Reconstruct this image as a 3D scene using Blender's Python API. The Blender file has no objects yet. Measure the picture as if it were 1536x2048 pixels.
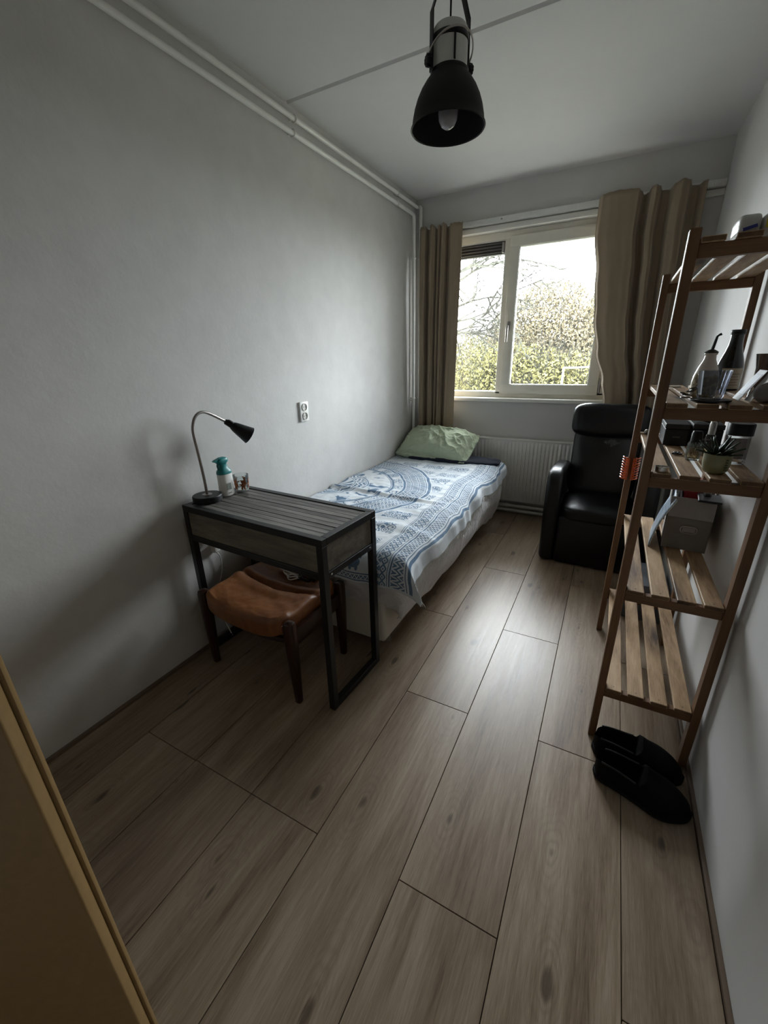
import bpy, bmesh, math, random
from math import sin, cos, pi, sqrt, radians
from mathutils import Vector, Matrix, Euler, noise

# ------------------------------------------------------------------ camera
sc = bpy.context.scene
COL = sc.collection
CAM_H = 1.38
def cam_axes(yaw, pitch, roll):
    f = Vector((-sin(yaw)*cos(pitch), cos(yaw)*cos(pitch), -sin(pitch)))
    r = Vector((cos(yaw), sin(yaw), 0)); u = r.cross(f)
    return (cos(roll)*r+sin(roll)*u, -sin(roll)*r+cos(roll)*u, f)
cam = bpy.data.cameras.new('camera')
cam.sensor_fit = 'HORIZONTAL'; cam.sensor_width = 36.0
cam.lens = 36.0*823.93/1536.0; cam.clip_start = 0.02; cam.clip_end = 400
camo = bpy.data.objects.new('camera', cam); COL.objects.link(camo)
cr, cu, cf = cam_axes(0.496144, 0.358516, -0.0228603)
mw = Matrix((cr, cu, -cf)).transposed().to_4x4(); mw.translation = Vector((0, 0, CAM_H))
camo.matrix_world = mw
sc.camera = camo

# ------------------------------------------------------------------ sky and exposure
world = bpy.data.worlds.new('world'); sc.world = world; world.use_nodes = True
wn = world.node_tree; wn.nodes.clear()
wo = wn.nodes.new('ShaderNodeOutputWorld'); wb = wn.nodes.new('ShaderNodeBackground')
wtc = wn.nodes.new('ShaderNodeTexCoord'); wsep = wn.nodes.new('ShaderNodeSeparateXYZ')
wr = wn.nodes.new('ShaderNodeValToRGB')            # overcast sky: a little brighter overhead
wr.color_ramp.elements[0].position = 0.0; wr.color_ramp.elements[0].color = (0.88, 0.94, 1.0, 1)
wr.color_ramp.elements[1].position = 1.0; wr.color_ramp.elements[1].color = (0.93, 0.98, 1.05, 1)
wn.links.new(wtc.outputs['Generated'], wsep.inputs[0]); wn.links.new(wsep.outputs['Z'], wr.inputs[0])
wn.links.new(wr.outputs[0], wb.inputs[0]); wb.inputs[1].default_value = 6.0
wn.links.new(wb.outputs[0], wo.inputs[0])
sc.view_settings.view_transform = 'Standard'; sc.view_settings.look = 'None'
sc.view_settings.gamma = 1.0; sc.view_settings.use_curve_mapping = False
sc.view_settings.exposure = 2.65
sc.cycles.max_bounces = 12; sc.cycles.diffuse_bounces = 7; sc.cycles.transparent_max_bounces = 16
sc.cycles.sample_clamp_indirect = 6.0
LW, RW, BW, NW, CZ = -1.655, 0.437, 3.735, -0.62, 2.585      # room planes
WX0, WX1, WZ0, WZ1 = -1.50, 0.10, 1.01, 2.285               # window opening
pl = bpy.data.lights.new('window_portal', 'AREA'); pl.shape = 'RECTANGLE'
pl.size = WX1-WX0; pl.size_y = WZ1-WZ0; pl.cycles.is_portal = True
plo = bpy.data.objects.new('window_portal', pl); COL.objects.link(plo)
plo.location = ((WX0+WX1)/2, BW+0.2, (WZ0+WZ1)/2); plo.rotation_euler = (radians(-90), 0, 0)

# ------------------------------------------------------------------ node helper
class NT:
    def __init__(s, name):
        s.m = bpy.data.materials.new(name); s.m.use_nodes = True
        s.t = s.m.node_tree; s.t.nodes.clear()
        s.out = s.t.nodes.new('ShaderNodeOutputMaterial')
        s.p = s.t.nodes.new('ShaderNodeBsdfPrincipled')
        s.t.links.new(s.p.outputs[0], s.out.inputs[0])
    def n(s, kind, **kw):
        nd = s.t.nodes.new('ShaderNode'+kind)
        for k, v in kw.items(): setattr(nd, k, v)
        return nd
    def put(s, sock, v):
        if isinstance(v, bpy.types.NodeSocket): s.t.links.new(v, sock)
        elif v is not None: sock.default_value = v
    def ma(s, op, a, b=None, c=None):
        nd = s.n('Math', operation=op)
        s.put(nd.inputs[0], a); s.put(nd.inputs[1], b); s.put(nd.inputs[2], c)
        return nd.outputs[0]
    def coord(s, which='Object', scale=(1, 1, 1), rand=0.0, rot=(0, 0, 0)):
        tc = s.n('TexCoord'); mp = s.n('Mapping')
        mp.inputs['Scale'].default_value = scale; mp.inputs['Rotation'].default_value = rot
        o = tc.outputs[which]
        if rand:
            oi = s.n('ObjectInfo'); va = s.n('VectorMath', operation='ADD'); vs = s.n('Combine' 'XYZ')
            r1 = s.ma('MULTIPLY', oi.outputs['Random'], rand)
            r2 = s.ma('MULTIPLY', oi.outputs['Random'], rand*2.7)
            s.put(vs.inputs[0], r1); s.put(vs.inputs[1], r2); s.put(vs.inputs[2], r1)
            s.t.links.new(o, va.inputs[0]); s.t.links.new(vs.outputs[0], va.inputs[1]); o = va.outputs[0]
        s.t.links.new(o, mp.inputs['Vector'])
        return mp.outputs[0]
    def noise(s, vec, scale=5, detail=4, rough=.55, dist=0.0):
        nd = s.n('TexNoise'); s.t.links.new(vec, nd.inputs['Vector'])
        nd.inputs['Scale'].default_value = scale; nd.inputs['Detail'].default_value = detail
        nd.inputs['Roughness'].default_value = rough; nd.inputs['Distortion'].default_value = dist
        return nd.outputs['Fac']
    def ramp(s, fac, stops):
        nd = s.n('ValToRGB'); e = nd.color_ramp.elements
        while len(e) > 1: e.remove(e[-1])
        for i, (p, c) in enumerate(stops):
            if i == 0: e[0].position = p
            else: e.new(p)
            e[i].color = (*c, 1) if len(c) == 3 else c
        s.put(nd.inputs[0], fac)
        return nd.outputs[0]
    def mix(s, fac, a, b, mode='MIX'):
        nd = s.n('Mix', data_type='RGBA', blend_type=mode)
        s.put(nd.inputs[0], fac)
        for k, v in ((6, a), (7, b)):
            s.put(nd.inputs[k], (*v, 1) if isinstance(v, tuple) and len(v) == 3 else v)
        return nd.outputs[2]
    def bump(s, h, strength=.3, dist=.002):
        nd = s.n('Bump'); nd.inputs['Strength'].default_value = strength
        nd.inputs['Distance'].default_value = dist; s.put(nd.inputs['Height'], h)
        s.t.links.new(nd.outputs[0], s.p.inputs['Normal'])
    def fin(s, col=None, rough=.5, metal=0.0, spec=.5, **kw):
        s.put(s.p.inputs['Base Color'], (*col, 1) if isinstance(col, tuple) and len(col) == 3 else col)
        s.put(s.p.inputs['Roughness'], rough); s.put(s.p.inputs['Metallic'], metal)
        s.put(s.p.inputs['Specular IOR Level'], spec)
        for k, v in kw.items(): s.put(s.p.inputs[k.replace('_', ' ')], v)
        return s.m

def simple(name, col, rough=.5, metal=0.0, spec=.5, var=.12, sc_=14, bump=0.0):
    m = NT(name); c = m.coord('Object')
    f = m.noise(c, sc_, 4)
    lo = tuple(x*(1-var) for x in col); hi = tuple(min(1, x*(1+var)) for x in col)
    cc = m.ramp(f, [(.3, lo), (.7, hi)])
    if bump: m.bump(m.noise(c, sc_*12, 3), bump, .001)
    return m.fin(cc, rough, metal, spec)

def wood(name, stops, scale=(1, 1, 1), rough=.5, rand=9.0, knots=True, bump=.15, spec=.4, knot_col=None, knot_scale=1.0):
    m = NT(name); lo = min(scale)
    c = m.coord('Object', scale, rand)
    big = m.noise(c, 1.6, 3, .5, .4)
    g = tuple(v*3.2 if v > lo else v*1.6 for v in scale)
    grain = m.noise(m.coord('Object', g, rand), 2.2, 5, .62, .5)
    f = tuple(v*16 if v > lo else v*4 for v in scale)
    fine = m.noise(m.coord('Object', f, rand), 2.4, 3, .6)
    v = m.ma('ADD', m.ma('MULTIPLY', big, .46), m.ma('ADD', m.ma('MULTIPLY', grain, .36), m.ma('MULTIPLY', fine, .20)))
    col = m.ramp(v, stops)
    if knots:
        c2 = m.coord('Object', tuple(x*knot_scale for x in scale), rand)
        vo = m.n('TexVoronoi', voronoi_dimensions='2D'); m.t.links.new(c2, vo.inputs['Vector']); vo.inputs['Scale'].default_value = 1.0
        d = m.ma('ADD', vo.outputs['Distance'], m.ma('MULTIPLY', m.ma('SUBTRACT', grain, .5), .18))
        k = m.ramp(d, [(.03, (1, 1, 1)), (.12, (.35, .35, .35)), (.26, (0, 0, 0))])
        col = m.mix(k, col, knot_col or tuple(x*.45 for x in stops[0][1]))
    m.bump(m.ma('ADD', grain, fine), bump, .0012)
    return m.fin(col, rough, 0, spec)

# ------------------------------------------------------------------ mesh helper
class B:
    """collects shapes in one bmesh"""
    def __init__(s): s.bm = bmesh.new()
    def _add(s, t, mat=None):
        if mat is not None: t.transform(mat)
        me = bpy.data.meshes.new('tmp'); t.to_mesh(me); t.free()
        s.bm.from_mesh(me); bpy.data.meshes.remove(me); return s
    def box(s, x0, x1, y0, y1, z0, z1, bev=0.0, seg=2, mat=None):
        t = bmesh.new(); bmesh.ops.create_cube(t, size=1)
        for v in t.verts:
            v.co = Vector((x0+(v.co.x+.5)*(x1-x0), y0+(v.co.y+.5)*(y1-y0), z0+(v.co.z+.5)*(z1-z0)))
        if bev: bmesh.ops.bevel(t, geom=t.edges[:], offset=bev, segments=seg, affect='EDGES', profile=.5)
        return s._add(t, mat)
    def bar(s, a, b, w, h, bev=0.0, up=(0, 0, 1)):
        a = Vector(a); b = Vector(b); d = b-a; L = d.length; d.normalize()
        x = d.cross(Vector(up)); 
        if x.length < 1e-4: x = d.cross(Vector((0, 1, 0)))
        x.normalize(); z = x.cross(d)
        m = Matrix((x, d, z)).transposed().to_4x4(); m.translation = (a+b)/2
        return s.box(-w/2, w/2, -L/2, L/2, -h/2, h/2, bev, 2, m)
    def tube(s, pts, r, n=10, caps=True, closed=False):
        pts = [Vector(p) for p in pts]; t = bmesh.new(); rings = []; N = len(pts)
        rr = r if isinstance(r, (list, tuple)) else [r]*N
        prev = None
        for i, p in enumerate(pts):
            if closed: d = pts[(i+1) % N]-pts[i-1]
            else: d = pts[min(i+1, N-1)]-pts[max(i-1, 0)]
            d.normalize()
            if prev is None:
                x = d.orthogonal().normalized()
            else:
                x = (prev-d*prev.dot(d))
                x = x.normalized() if x.length > 1e-6 else d.orthogonal().normalized()
            prev = x; y = d.cross(x)
            rings.append([t.verts.new(p+(x*cos(2*pi*k/n)+y*sin(2*pi*k/n))*rr[i]) for k in range(n)])
        for i in range(N if closed else N-1):
            a, b = rings[i], rings[(i+1) % N]
            for k in range(n): t.faces.new((a[k], a[(k+1) % n], b[(k+1) % n], b[k]))
        if caps and not closed:
            t.faces.new(rings[0][::-1]); t.faces.new(rings[-1])
        return s._add(t)
    def lathe(s, prof, c=(0, 0, 0), n=28, mat=None, cap0=True, cap1=True):
        t = bmesh.new(); rings = []
        for r, z in prof:
            rings.append([t.verts.new((c[0]+r*cos(2*pi*k/n), c[1]+r*sin(2*pi*k/n), c[2]+z)) for k in range(n)])
        for a, b in zip(rings, rings[1:]):
            for k in range(n): t.faces.new((a[k], a[(k+1) % n], b[(k+1) % n], b[k]))
        if cap0 and prof[0][0] > 1e-5: t.faces.new(rings[0][::-1])
        if cap1 and prof[-1][0] > 1e-5: t.faces.new(rings[-1])
        bmesh.ops.remove_doubles(t, verts=t.verts[:], dist=1e-6)
        bmesh.ops.recalc_face_normals(t, faces=t.faces[:])
        return s._add(t, mat)
    def prism(s, poly, axis, a, b, bev=0.0, seg=3, mat=None):
        t = bmesh.new()
        def pt(u, v, w): return {'x': (w, u, v), 'y': (u, w, v), 'z': (u, v, w)}[axis]
        f0 = t.faces.new([t.verts.new(pt(u, v, a)) for u, v in poly])
        f1 = t.faces.new([t.verts.new(pt(u, v, b)) for u, v in poly])
        v0, v1 = f0.verts[:], f1.verts[:]
        for i in range(len(poly)):
            j = (i+1) % len(poly); t.faces.new((v0[i], v0[j], v1[j], v1[i]))
        bmesh.ops.recalc_face_normals(t, faces=t.faces[:])
        if bev:
            es = list({e for f in t.faces if len(f.verts) > 4 or f in (f0, f1) for e in f.edges})
            bmesh.ops.bevel(t, geom=es, offset=bev, segments=seg, affect='EDGES', profile=.5)
        return s._add(t, mat)
    def grid(s, nu, nv, fn, flip=False):
        t = bmesh.new(); vs = [[t.verts.new(fn(i/nu, j/nv)) for j in range(nv+1)] for i in range(nu+1)]
        for i in range(nu):
            for j in range(nv):
                q = (vs[i][j], vs[i+1][j], vs[i+1][j+1], vs[i][j+1])
                t.faces.new(q[::-1] if flip else q)
        return s._add(t)
    def puff(s, c, size, p=4.0, n=18, mat=None, fn=None):
        """soft rounded box (super-ellipsoid), for cushions"""
        t = bmesh.new(); bmesh.ops.create_cube(t, size=2)
        bmesh.ops.subdivide_edges(t, edges=t.edges[:], cuts=n, use_grid_fill=True)
        for v in t.verts:
            q = v.co; l = (abs(q.x)**p+abs(q.y)**p+abs(q.z)**p)**(1/p)
            w = q/l; w = Vector((w.x*size[0]/2, w.y*size[1]/2, w.z*size[2]/2))
            if fn: w = fn(w, q)
            v.co = w+Vector(c)
        return s._add(t, mat)

ROOT = {}
def tag(o, label=None, cat=None, group=None, kind=None):
    if label: o['label'] = label
    if cat: o['category'] = cat
    if group: o['group'] = group
    if kind: o['kind'] = kind
    return o
def thing(name, loc, label, cat, group=None, rz=0.0):
    o = bpy.data.objects.new(name, None); COL.objects.link(o)
    o.empty_display_size = .05; o.location = loc; o.rotation_euler = (0, 0, rz)
    ROOT[o.name] = Matrix.Translation(loc) @ Matrix.Rotation(rz, 4, 'Z')
    return tag(o, label, cat, group)
def structroot(name, loc=(0, 0, 0)):
    o = bpy.data.objects.new(name, None); COL.objects.link(o); o.location = loc
    ROOT[o.name] = Matrix.Translation(loc); o['kind'] = 'structure'; return o
def part(name, b, mat, parent=None, local=False, smooth=35, label=None, kind=None, origin=None):
    """links one mesh object. Shapes are in world metres unless local=True"""
    bm = b.bm
    if parent is not None and not local:
        bm.transform(ROOT[parent.name].inverted())
    if origin is not None: bm.transform(Matrix.Translation(-Vector(origin)))
    me = bpy.data.meshes.new(name); bm.to_mesh(me); bm.free()
    if smooth:
        me.polygons.foreach_set('use_smooth', [True]*len(me.polygons))
        me.set_sharp_from_angle(angle=radians(smooth))
    me.materials.append(mat)
    o = bpy.data.objects.new(name, me); COL.objects.link(o)
    if parent is not None:
        o.parent = parent; ROOT[o.name] = ROOT[parent.name]
    elif origin is not None: o.location = origin
    if parent is None: ROOT[o.name] = Matrix.Translation(origin or (0, 0, 0))
    return tag(o, label, None, None, kind)
def struct(name, b, mat, **kw): return part(name, b, mat, kind='structure', **kw)
def dup(o, parent=None):
    c = o.copy(); COL.objects.link(c)
    if parent is not None: c.parent = parent
    return c

# ------------------------------------------------------------------ materials
def wall_mat(name, col, stain=.10, bmp=.22):
    m = NT(name); c = m.coord('Object')
    a = m.noise(c, 1.3, 5, .6); b_ = m.noise(c, 9, 5, .6)
    v = m.ma('ADD', m.ma('MULTIPLY', a, .6), m.ma('MULTIPLY', b_, .4))
    cc = m.ramp(v, [(.3, tuple(x*(1-stain) for x in col)), (.62, col)])
    h = m.ma('ADD', m.noise(c, 38, 4, .6), m.ma('MULTIPLY', m.noise(c, 7, 4), 1.2))
    m.bump(h, bmp, .003)
    return m.fin(cc, .75, 0, .25)
M_WALL = wall_mat('painted_plaster', (.640, .630, .605), .13)
M_WALLR = wall_mat('painted_plaster_smooth', (.60, .590, .575), .05, .08)
M_CEIL = wall_mat('ceiling_paint', (.66, .655, .645), .05, .12)
M_WIN = simple('window_lacquer', (.72, .70, .62), .35, var=.03)
M_TRIMW = simple('white_trim', (.74, .73, .68), .4, var=.03)
M_PIPE = simple('white_pipe_paint', (.80, .79, .75), .3, var=.04)
M_RAIL = simple('white_rail', (.72, .72, .70), .35, var=.04)
def floor_mat():
    m = NT('oak_laminate')
    c = m.coord('Object', (5.0, .62, 0), 31.0)
    broad = m.noise(c, 1.5, 4, .55, 1.0)                    # wide tone bands along the plank
    c2 = m.coord('Object', (26, 1.3, 0), 31.0)
    grain = m.noise(c2, 2.6, 6, .62, .7)                    # long grain
    c3 = m.coord('Object', (190, 6.5, 0), 31.0)
    pore = m.noise(c3, 3.0, 3, .6)                          # fine pores
    v = m.ma('ADD', m.ma('MULTIPLY', broad, .46), m.ma('ADD', m.ma('MULTIPLY', grain, .32), m.ma('MULTIPLY', pore, .26)))
    col = m.ramp(v, [(.38, (.125, .081, .049)), (.47, (.222, .158, .103)), (.55, (.292, .220, .150)), (.64, (.370, .292, .210))])
    # knots: cells stretched along the plank; the flame figure follows the distance to them
    ck = m.coord('Object', (3.6, 1.5, 0), 31.0)
    wv = m.n('TexNoise'); m.t.links.new(ck, wv.inputs['Vector']); wv.inputs['Scale'].default_value = 2.6; wv.inputs['Detail'].default_value = 3
    vo = m.n('TexVoronoi', voronoi_dimensions='2D'); m.t.links.new(ck, vo.inputs['Vector']); vo.inputs['Scale'].default_value = 1.25
    d = m.ma('ADD', vo.outputs['Distance'], m.ma('MULTIPLY', m.ma('SUBTRACT', wv.outputs['Fac'], .5), .30))
    ring = m.ma('POWER', m.ma('MULTIPLY_ADD', m.ma('SINE', m.ma('MULTIPLY', d, 105)), .5, .5), 2.0)
    near = m.ramp(d, [(.08, (1, 1, 1)), (.22, (.45, .45, .45)), (.50, (0, 0, 0))])
    col = m.mix(m.ma('MULTIPLY', m.ma('MULTIPLY', ring, near), m.ma('MULTIPLY', pore, .40)), col, (.085, .055, .036))
    col = m.mix(m.ramp(m.ma('ADD', d, m.ma('MULTIPLY', m.ma('SUBTRACT', grain, .5), .14)), [(.0, (.75, .75, .75)), (.022, (.45, .45, .45)), (.048, (0, 0, 0))]), col, (.050, .030, .018))
    oi = m.n('ObjectInfo')
    col = m.mix(m.ma('MULTIPLY', oi.outputs['Random'], .16), col, (.15, .105, .07))
    m.bump(m.ma('ADD', pore, grain), .12, .0012)
    r = m.ma('ADD', .30, m.ma('MULTIPLY', grain, .16))
    return m.fin(col, r, 0, .5)
M_FLOOR = floor_mat()
M_SKIRT = wood('oak_strip', [(.3, (.08, .054, .036)), (.7, (.22, .16, .115))], (8, .6, 8), .45, 3.0, False)
M_SEAM = simple('plank_gap', (.03, .02, .014), .8)
M_BLACK = simple('black_metal', (.0035, .0038, .0048), .40, .0, .5, .2)
M_BOARD = wood('grey_weathered_board', [(.36, (.040, .036, .032)), (.5, (.135, .128, .115)), (.64, (.30, .29, .265))],
               (1.6, 16, 16), .42, 11.0, False, .35, .35)
M_PANEL = wood('grey_brown_panel', [(.34, (.060, .050, .038)), (.5, (.135, .118, .092)), (.66, (.22, .195, .155))],
               (2.0, 5, 9), .6, 5.0, False, .2, .35)
M_CHROME = simple('brushed_steel', (.55, .53, .50), .28, 1.0, .5, .08)
M_NICKEL = simple('satin_nickel', (.30, .27, .25), .35, 1.0, .5, .06)
M_SCREW = simple('screw_steel', (.75, .75, .75), .25, 1.0)
M_SHELF = wood('stained_pine_frame', [(.28, (.060, .027, .011)), (.5, (.150, .073, .031)), (.75, (.25, .13, .06))],
               (9, 9, 1.4), .48, 13.0, False, .15, .4)
M_RAILW = wood('stained_pine_rail', [(.28, (.060, .027, .011)), (.5, (.150, .073, .031)), (.75, (.25, .13, .06))],
               (1.4, 9, 9), .48, 13.0, False, .15, .4)
M_SLAT = wood('worn_pine_slat', [(.36, (.13, .072, .034)), (.50, (.34, .215, .115)), (.64, (.50, .35, .205))],
              (7, 1.8, 7), .55, 17.0, True, .2, .35, (.050, .026, .014), .75)
def end_grain(mat, dark=.34):
    nt = mat.node_tree; p = next(n for n in nt.nodes if n.type == 'BSDF_PRINCIPLED')
    src = p.inputs['Base Color'].links[0].from_socket
    g = nt.nodes.new('ShaderNodeNewGeometry'); sp = nt.nodes.new('ShaderNodeSeparateXYZ'); nt.links.new(g.outputs['True Normal'], sp.inputs[0])
    a = nt.nodes.new('ShaderNodeMath'); a.operation = 'ABSOLUTE'; nt.links.new(sp.outputs['Y'], a.inputs[0])
    c = nt.nodes.new('ShaderNodeMath'); c.operation = 'GREATER_THAN'; nt.links.new(a.outputs[0], c.inputs[0]); c.inputs[1].default_value = .8
    mx = nt.nodes.new('ShaderNodeMix'); mx.data_type = 'RGBA'; mx.blend_type = 'MULTIPLY'
    nt.links.new(c.outputs[0], mx.inputs[0]); nt.links.new(src, mx.inputs[6]); mx.inputs[7].default_value = (dark, dark*.85, dark*.7, 1)
    nt.links.new(mx.outputs[2], p.inputs['Base Color'])
end_grain(M_SLAT)
M_MAHOG = wood('dark_mahogany', [(.36, (.010, .0035, .002)), (.62, (.038, .013, .007))], (9, 9, 1.5), .28, 5.0, False, .05, .4)
def leather(name, col, hi, rough, bump=.4, s1=240, crease=9, spec=.5):
    m = NT(name); c = m.coord('Object')
    vo = m.n('TexVoronoi', feature='DISTANCE_TO_EDGE'); m.t.links.new(c, vo.inputs['Vector']); vo.inputs['Scale'].default_value = s1
    f = m.noise(c, crease, 6, .65, .6)
    cc = m.ramp(f, [(.3, col), (.72, hi)])
    h = m.ma('ADD', m.ma('MULTIPLY', vo.outputs['Distance'], .5), m.ma('MULTIPLY', f, 3.0))
    m.bump(h, bump, .0022)
    return m.fin(cc, rough, 0, spec)
M_LEATH = leather('tan_leather', (.145, .048, .014), (.30, .115, .035), .42)
M_BLEATH = leather('black_leather', (.0013, .0014, .0017), (.0027, .0029, .0033), .36, .35, 190, 12, .38)
def cracked():
    m = NT('cracked_black_leather'); c = m.coord('Object')
    f = m.noise(c, 12, 6, .65, .6)
    cc = m.ramp(f, [(.3, (.0013, .0014, .0017)), (.72, (.0027, .0029, .0033))])
    cm = m.coord('Object', (14, 14, 7))
    n1 = m.noise(cm, 2.2, 6, .7, 1.5)
    tc = m.n('TexCoord'); sp = m.n('SeparateXYZ'); m.t.links.new(tc.outputs['Object'], sp.inputs[0])
    zb = m.ma('SUBTRACT', 1.0, m.ma('MINIMUM', m.ma('MULTIPLY', m.ma('ABSOLUTE', m.ma('SUBTRACT', sp.outputs['Z'], .79)), 14), 1.0))
    xb = m.ma('SUBTRACT', 1.0, m.ma('MINIMUM', m.ma('MULTIPLY', m.ma('ABSOLUTE', m.ma('SUBTRACT', sp.outputs['X'], .03)), 7), 1.0))
    k = m.ma('MULTIPLY', m.ma('MULTIPLY', zb, xb), n1)
    k = m.ramp(k, [(.33, (0, 0, 0)), (.40, (1, 1, 1))])
    col = m.mix(k, cc, (.05, .052, .05))
    m.bump(m.ma('SUBTRACT', f, k), .4, .002)
    return m.fin(col, .34, 0, .5)
M_CRACK = cracked()
def fabric(name, col, var=.15, sc_=400, rough=.9, bump=.25, broad=3, wr=0):
    m = NT(name); c = m.coord('Object')
    f = m.noise(c, broad, 4); w = m.noise(c, sc_, 2)
    cc = m.ramp(m.ma('ADD', m.ma('MULTIPLY', f, .6), m.ma('MULTIPLY', w, .4)), [(.3, tuple(x*(1-var) for x in col)), (.7, tuple(min(1, x*(1+var)) for x in col))])
    if wr:      # creases of soft cloth
        r1 = m.ma('ABSOLUTE', m.ma('SUBTRACT', m.noise(c, wr, 3, .5, 1.2), .5)); r2 = m.ma('ABSOLUTE', m.ma('SUBTRACT', m.noise(c, wr*2.3, 2, .5, .8), .5))
        m.bump(m.ma('ADD', m.ma('MULTIPLY', w, .04), m.ma('ADD', m.ma('MULTIPLY', r1, -2.2), m.ma('MULTIPLY', r2, -1.0))), .8, .016)
    else: m.bump(w, bump, .001)
    return m.fin(cc, rough, 0, .15, Sheen_Weight=.15)
M_CURT = fabric('beige_curtain_cloth', (.30, .235, .165), .10, 900)
M_SHEET = fabric('white_sheet', (.62, .61, .62), .05, 700, wr=6)
M_TICK = fabric('grey_mattress_cover', (.085, .083, .085), .1, 500)
M_BASE = fabric('cream_bed_base', (.56, .52, .44), .06, 500)
M_GREEN = fabric('green_pillowcase', (.43, .49, .35), .06, 700, wr=7)
M_NAVY = fabric('navy_cloth', (.012, .016, .030), .15, 500)
M_FRINGE = fabric('cotton_fringe', (.62, .62, .58), .06, 500)
M_PLASTIC = simple('white_plastic', (.80, .79, .75), .35, var=.04)
M_PLASTICB = simple('black_plastic', (.005, .005, .0055), .45, 0, .35)
M_TEAL = simple('teal_plastic', (.010, .20, .20), .38, var=.08)
M_SHADE = simple('matt_black_shade', (.011, .011, .0105), .6, 0, .3, .08)
M_SHADEIN = simple('shade_inside', (.010, .010, .010), .65)
M_PALE = simple('pale_grey_enamel', (.66, .66, .63), .35, 0.0, .5, .05)
M_SHOE = leather('black_shoe', (.0007, .0007, .0008), (.0014, .0014, .0015), .8, .3, 160, 9, .18)
M_SOLE = simple('black_rubber', (.0012, .0012, .0012), .8, 0, .3)
M_DOOR = simple('ochre_door_paint', (.27, .165, .062), .45, var=.08, sc_=60)
def glass(name, tint=(1, 1, 1), gl=.06):
    m = NT(name); m.t.nodes.remove(m.p)
    tr = m.n('BsdfTransparent'); tr.inputs[0].default_value = (*tint, 1)
    g = m.n('BsdfGlossy'); g.inputs['Roughness'].default_value = .02
    lw = m.n('LayerWeight'); lw.inputs['Blend'].default_value = .25
    f = m.ma('ADD', m.ma('MULTIPLY', lw.outputs['Fresnel'], .8), gl*.3)
    mx = m.n('MixShader'); m.put(mx.inputs[0], m.ma('MINIMUM', f, 1.0))
    m.t.links.new(tr.outputs[0], mx.inputs[1]); m.t.links.new(g.outputs[0], mx.inputs[2])
    m.t.links.new(mx.outputs[0], m.out.inputs[0])
    return m.m
M_PANE = glass('window_pane', (.97, .98, .97))
M_GLASS = glass('drinking_glass', (.93, .95, .95))
M_SMOKE = glass('ribbed_grey_glass', (.74, .76, .80))
M_BROWNG = simple('dark_bottle_glass', (.004, .005, .004), .06, 0, .6)

# ------------------------------------------------------------------ the room shell
T = .12
b = B(); b.box(LW-T, LW, NW-T, BW+.30, -.05, CZ+.1); struct('wall_left', b, M_WALL)
b = B(); b.box(RW, RW+T, NW-T, BW+.30, -.05, CZ+.1); struct('wall_right', b, M_WALLR)
b = B()
b.box(LW, WX0, BW, BW+.28, -.05, CZ+.05); b.box(WX1, RW, BW, BW+.28, -.05, CZ+.05)
b.box(WX0, WX1, BW, BW+.28, -.05, WZ0); b.box(WX0, WX1, BW, BW+.28, WZ1, CZ+.05)
struct('wall_back', b, M_WALLR)
b = B(); b.box(LW, RW, NW-T, NW, -.05, CZ+.05); struct('wall_near', b, M_WALLR)
# ceiling slabs with a V joint between them
YS = 2.122
b = B()
poly = [(NW-T, CZ), (YS-.013, CZ), (YS-.004, CZ+.012), (YS+.004, CZ+.012), (YS+.013, CZ), (BW+.28, CZ), (BW+.28, CZ+.12), (NW-T, CZ+.12)]
b.prism(poly, 'x', LW-T, RW+T); struct('ceiling', b, M_CEIL, smooth=0)
# floor: dark underlay slab with one object per laminate plank
b = B(); b.box(LW-.02, RW+.02, NW-.02, BW+.02, -.06, -.0085)
floor = struct('floor', b, M_SEAM)
XS = [-1.640, -1.436, -1.159, -.8825, -.6060, -.3290, -.0530, .2225, .424]
LP = 1.274
firsts = [.30, .635, .637, .637, .020, .646, .018, .637]   # a joint of every row
for i in range(8):
    x0, x1 = XS[i], XS[i+1]
    y = firsts[i]
    while y > NW+.1: y -= LP
    ys = []
    while y < BW+LP: ys.append(y); y += LP
    if i == 1: ys = [v if abs(v-1.909) > .1 else 1.80 for v in ys]
    for a, c in zip(ys, ys[1:]):
        a = max(a, NW); c = min(c, BW)
        if c-a < .02: continue
        b = B(); g = .0011
        b.box(x0+g, x1-g, a+g, c-g, -.0084, 0.0, .0009, 1)
        part('plank', b, M_FLOOR, floor)
b = B(); b.box(LW, LW+.014, NW, BW, -.008, .013, .002); struct('baseboard_left', b, M_SKIRT)
b = B(); b.box(RW-.012, RW, NW, BW, -.008, .010, .002); struct('baseboard_right', b, M_SKIRT)

# ------------------------------------------------------------------ window
win = structroot('window_1', (WX0, BW, WZ0))
FY = BW+.065                                        # room face of the window frame
b = B()
b.box(WX0, WX1, FY, FY+.07, WZ1-.055, WZ1, .004); b.box(WX0, WX1, FY, FY+.07, WZ0+.0, WZ0+.070, .004)
b.box(WX0, WX0+.055, FY, FY+.07, WZ0+.05, WZ1-.05, .004); b.box(-.120, WX1, FY, FY+.07, WZ0+.05, WZ1-.05, .004)
b.box(-.915, -.858, FY, FY+.07, WZ0+.05, WZ1-.05, .004)
part('window_frame', b, M_WIN, win)
sx0, sx1, sz0, sz1 = -.872, -.105, WZ0+.052, WZ1-.040
b = B(); st = .078; q = .006
for (x0, x1, z0, z1) in ((sx0, sx1, sz1-st, sz1), (sx0, sx1, sz0, sz0+st), (sx0, sx0+st, sz0+st-q, sz1-st+q), (sx1-st, sx1, sz0+st-q, sz1-st+q)):
    b.box(x0, x1, FY-.018, FY+.05, z0, z1, .006)
sash = part('sash', b, M_WIN, win)
b = B()
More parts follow.
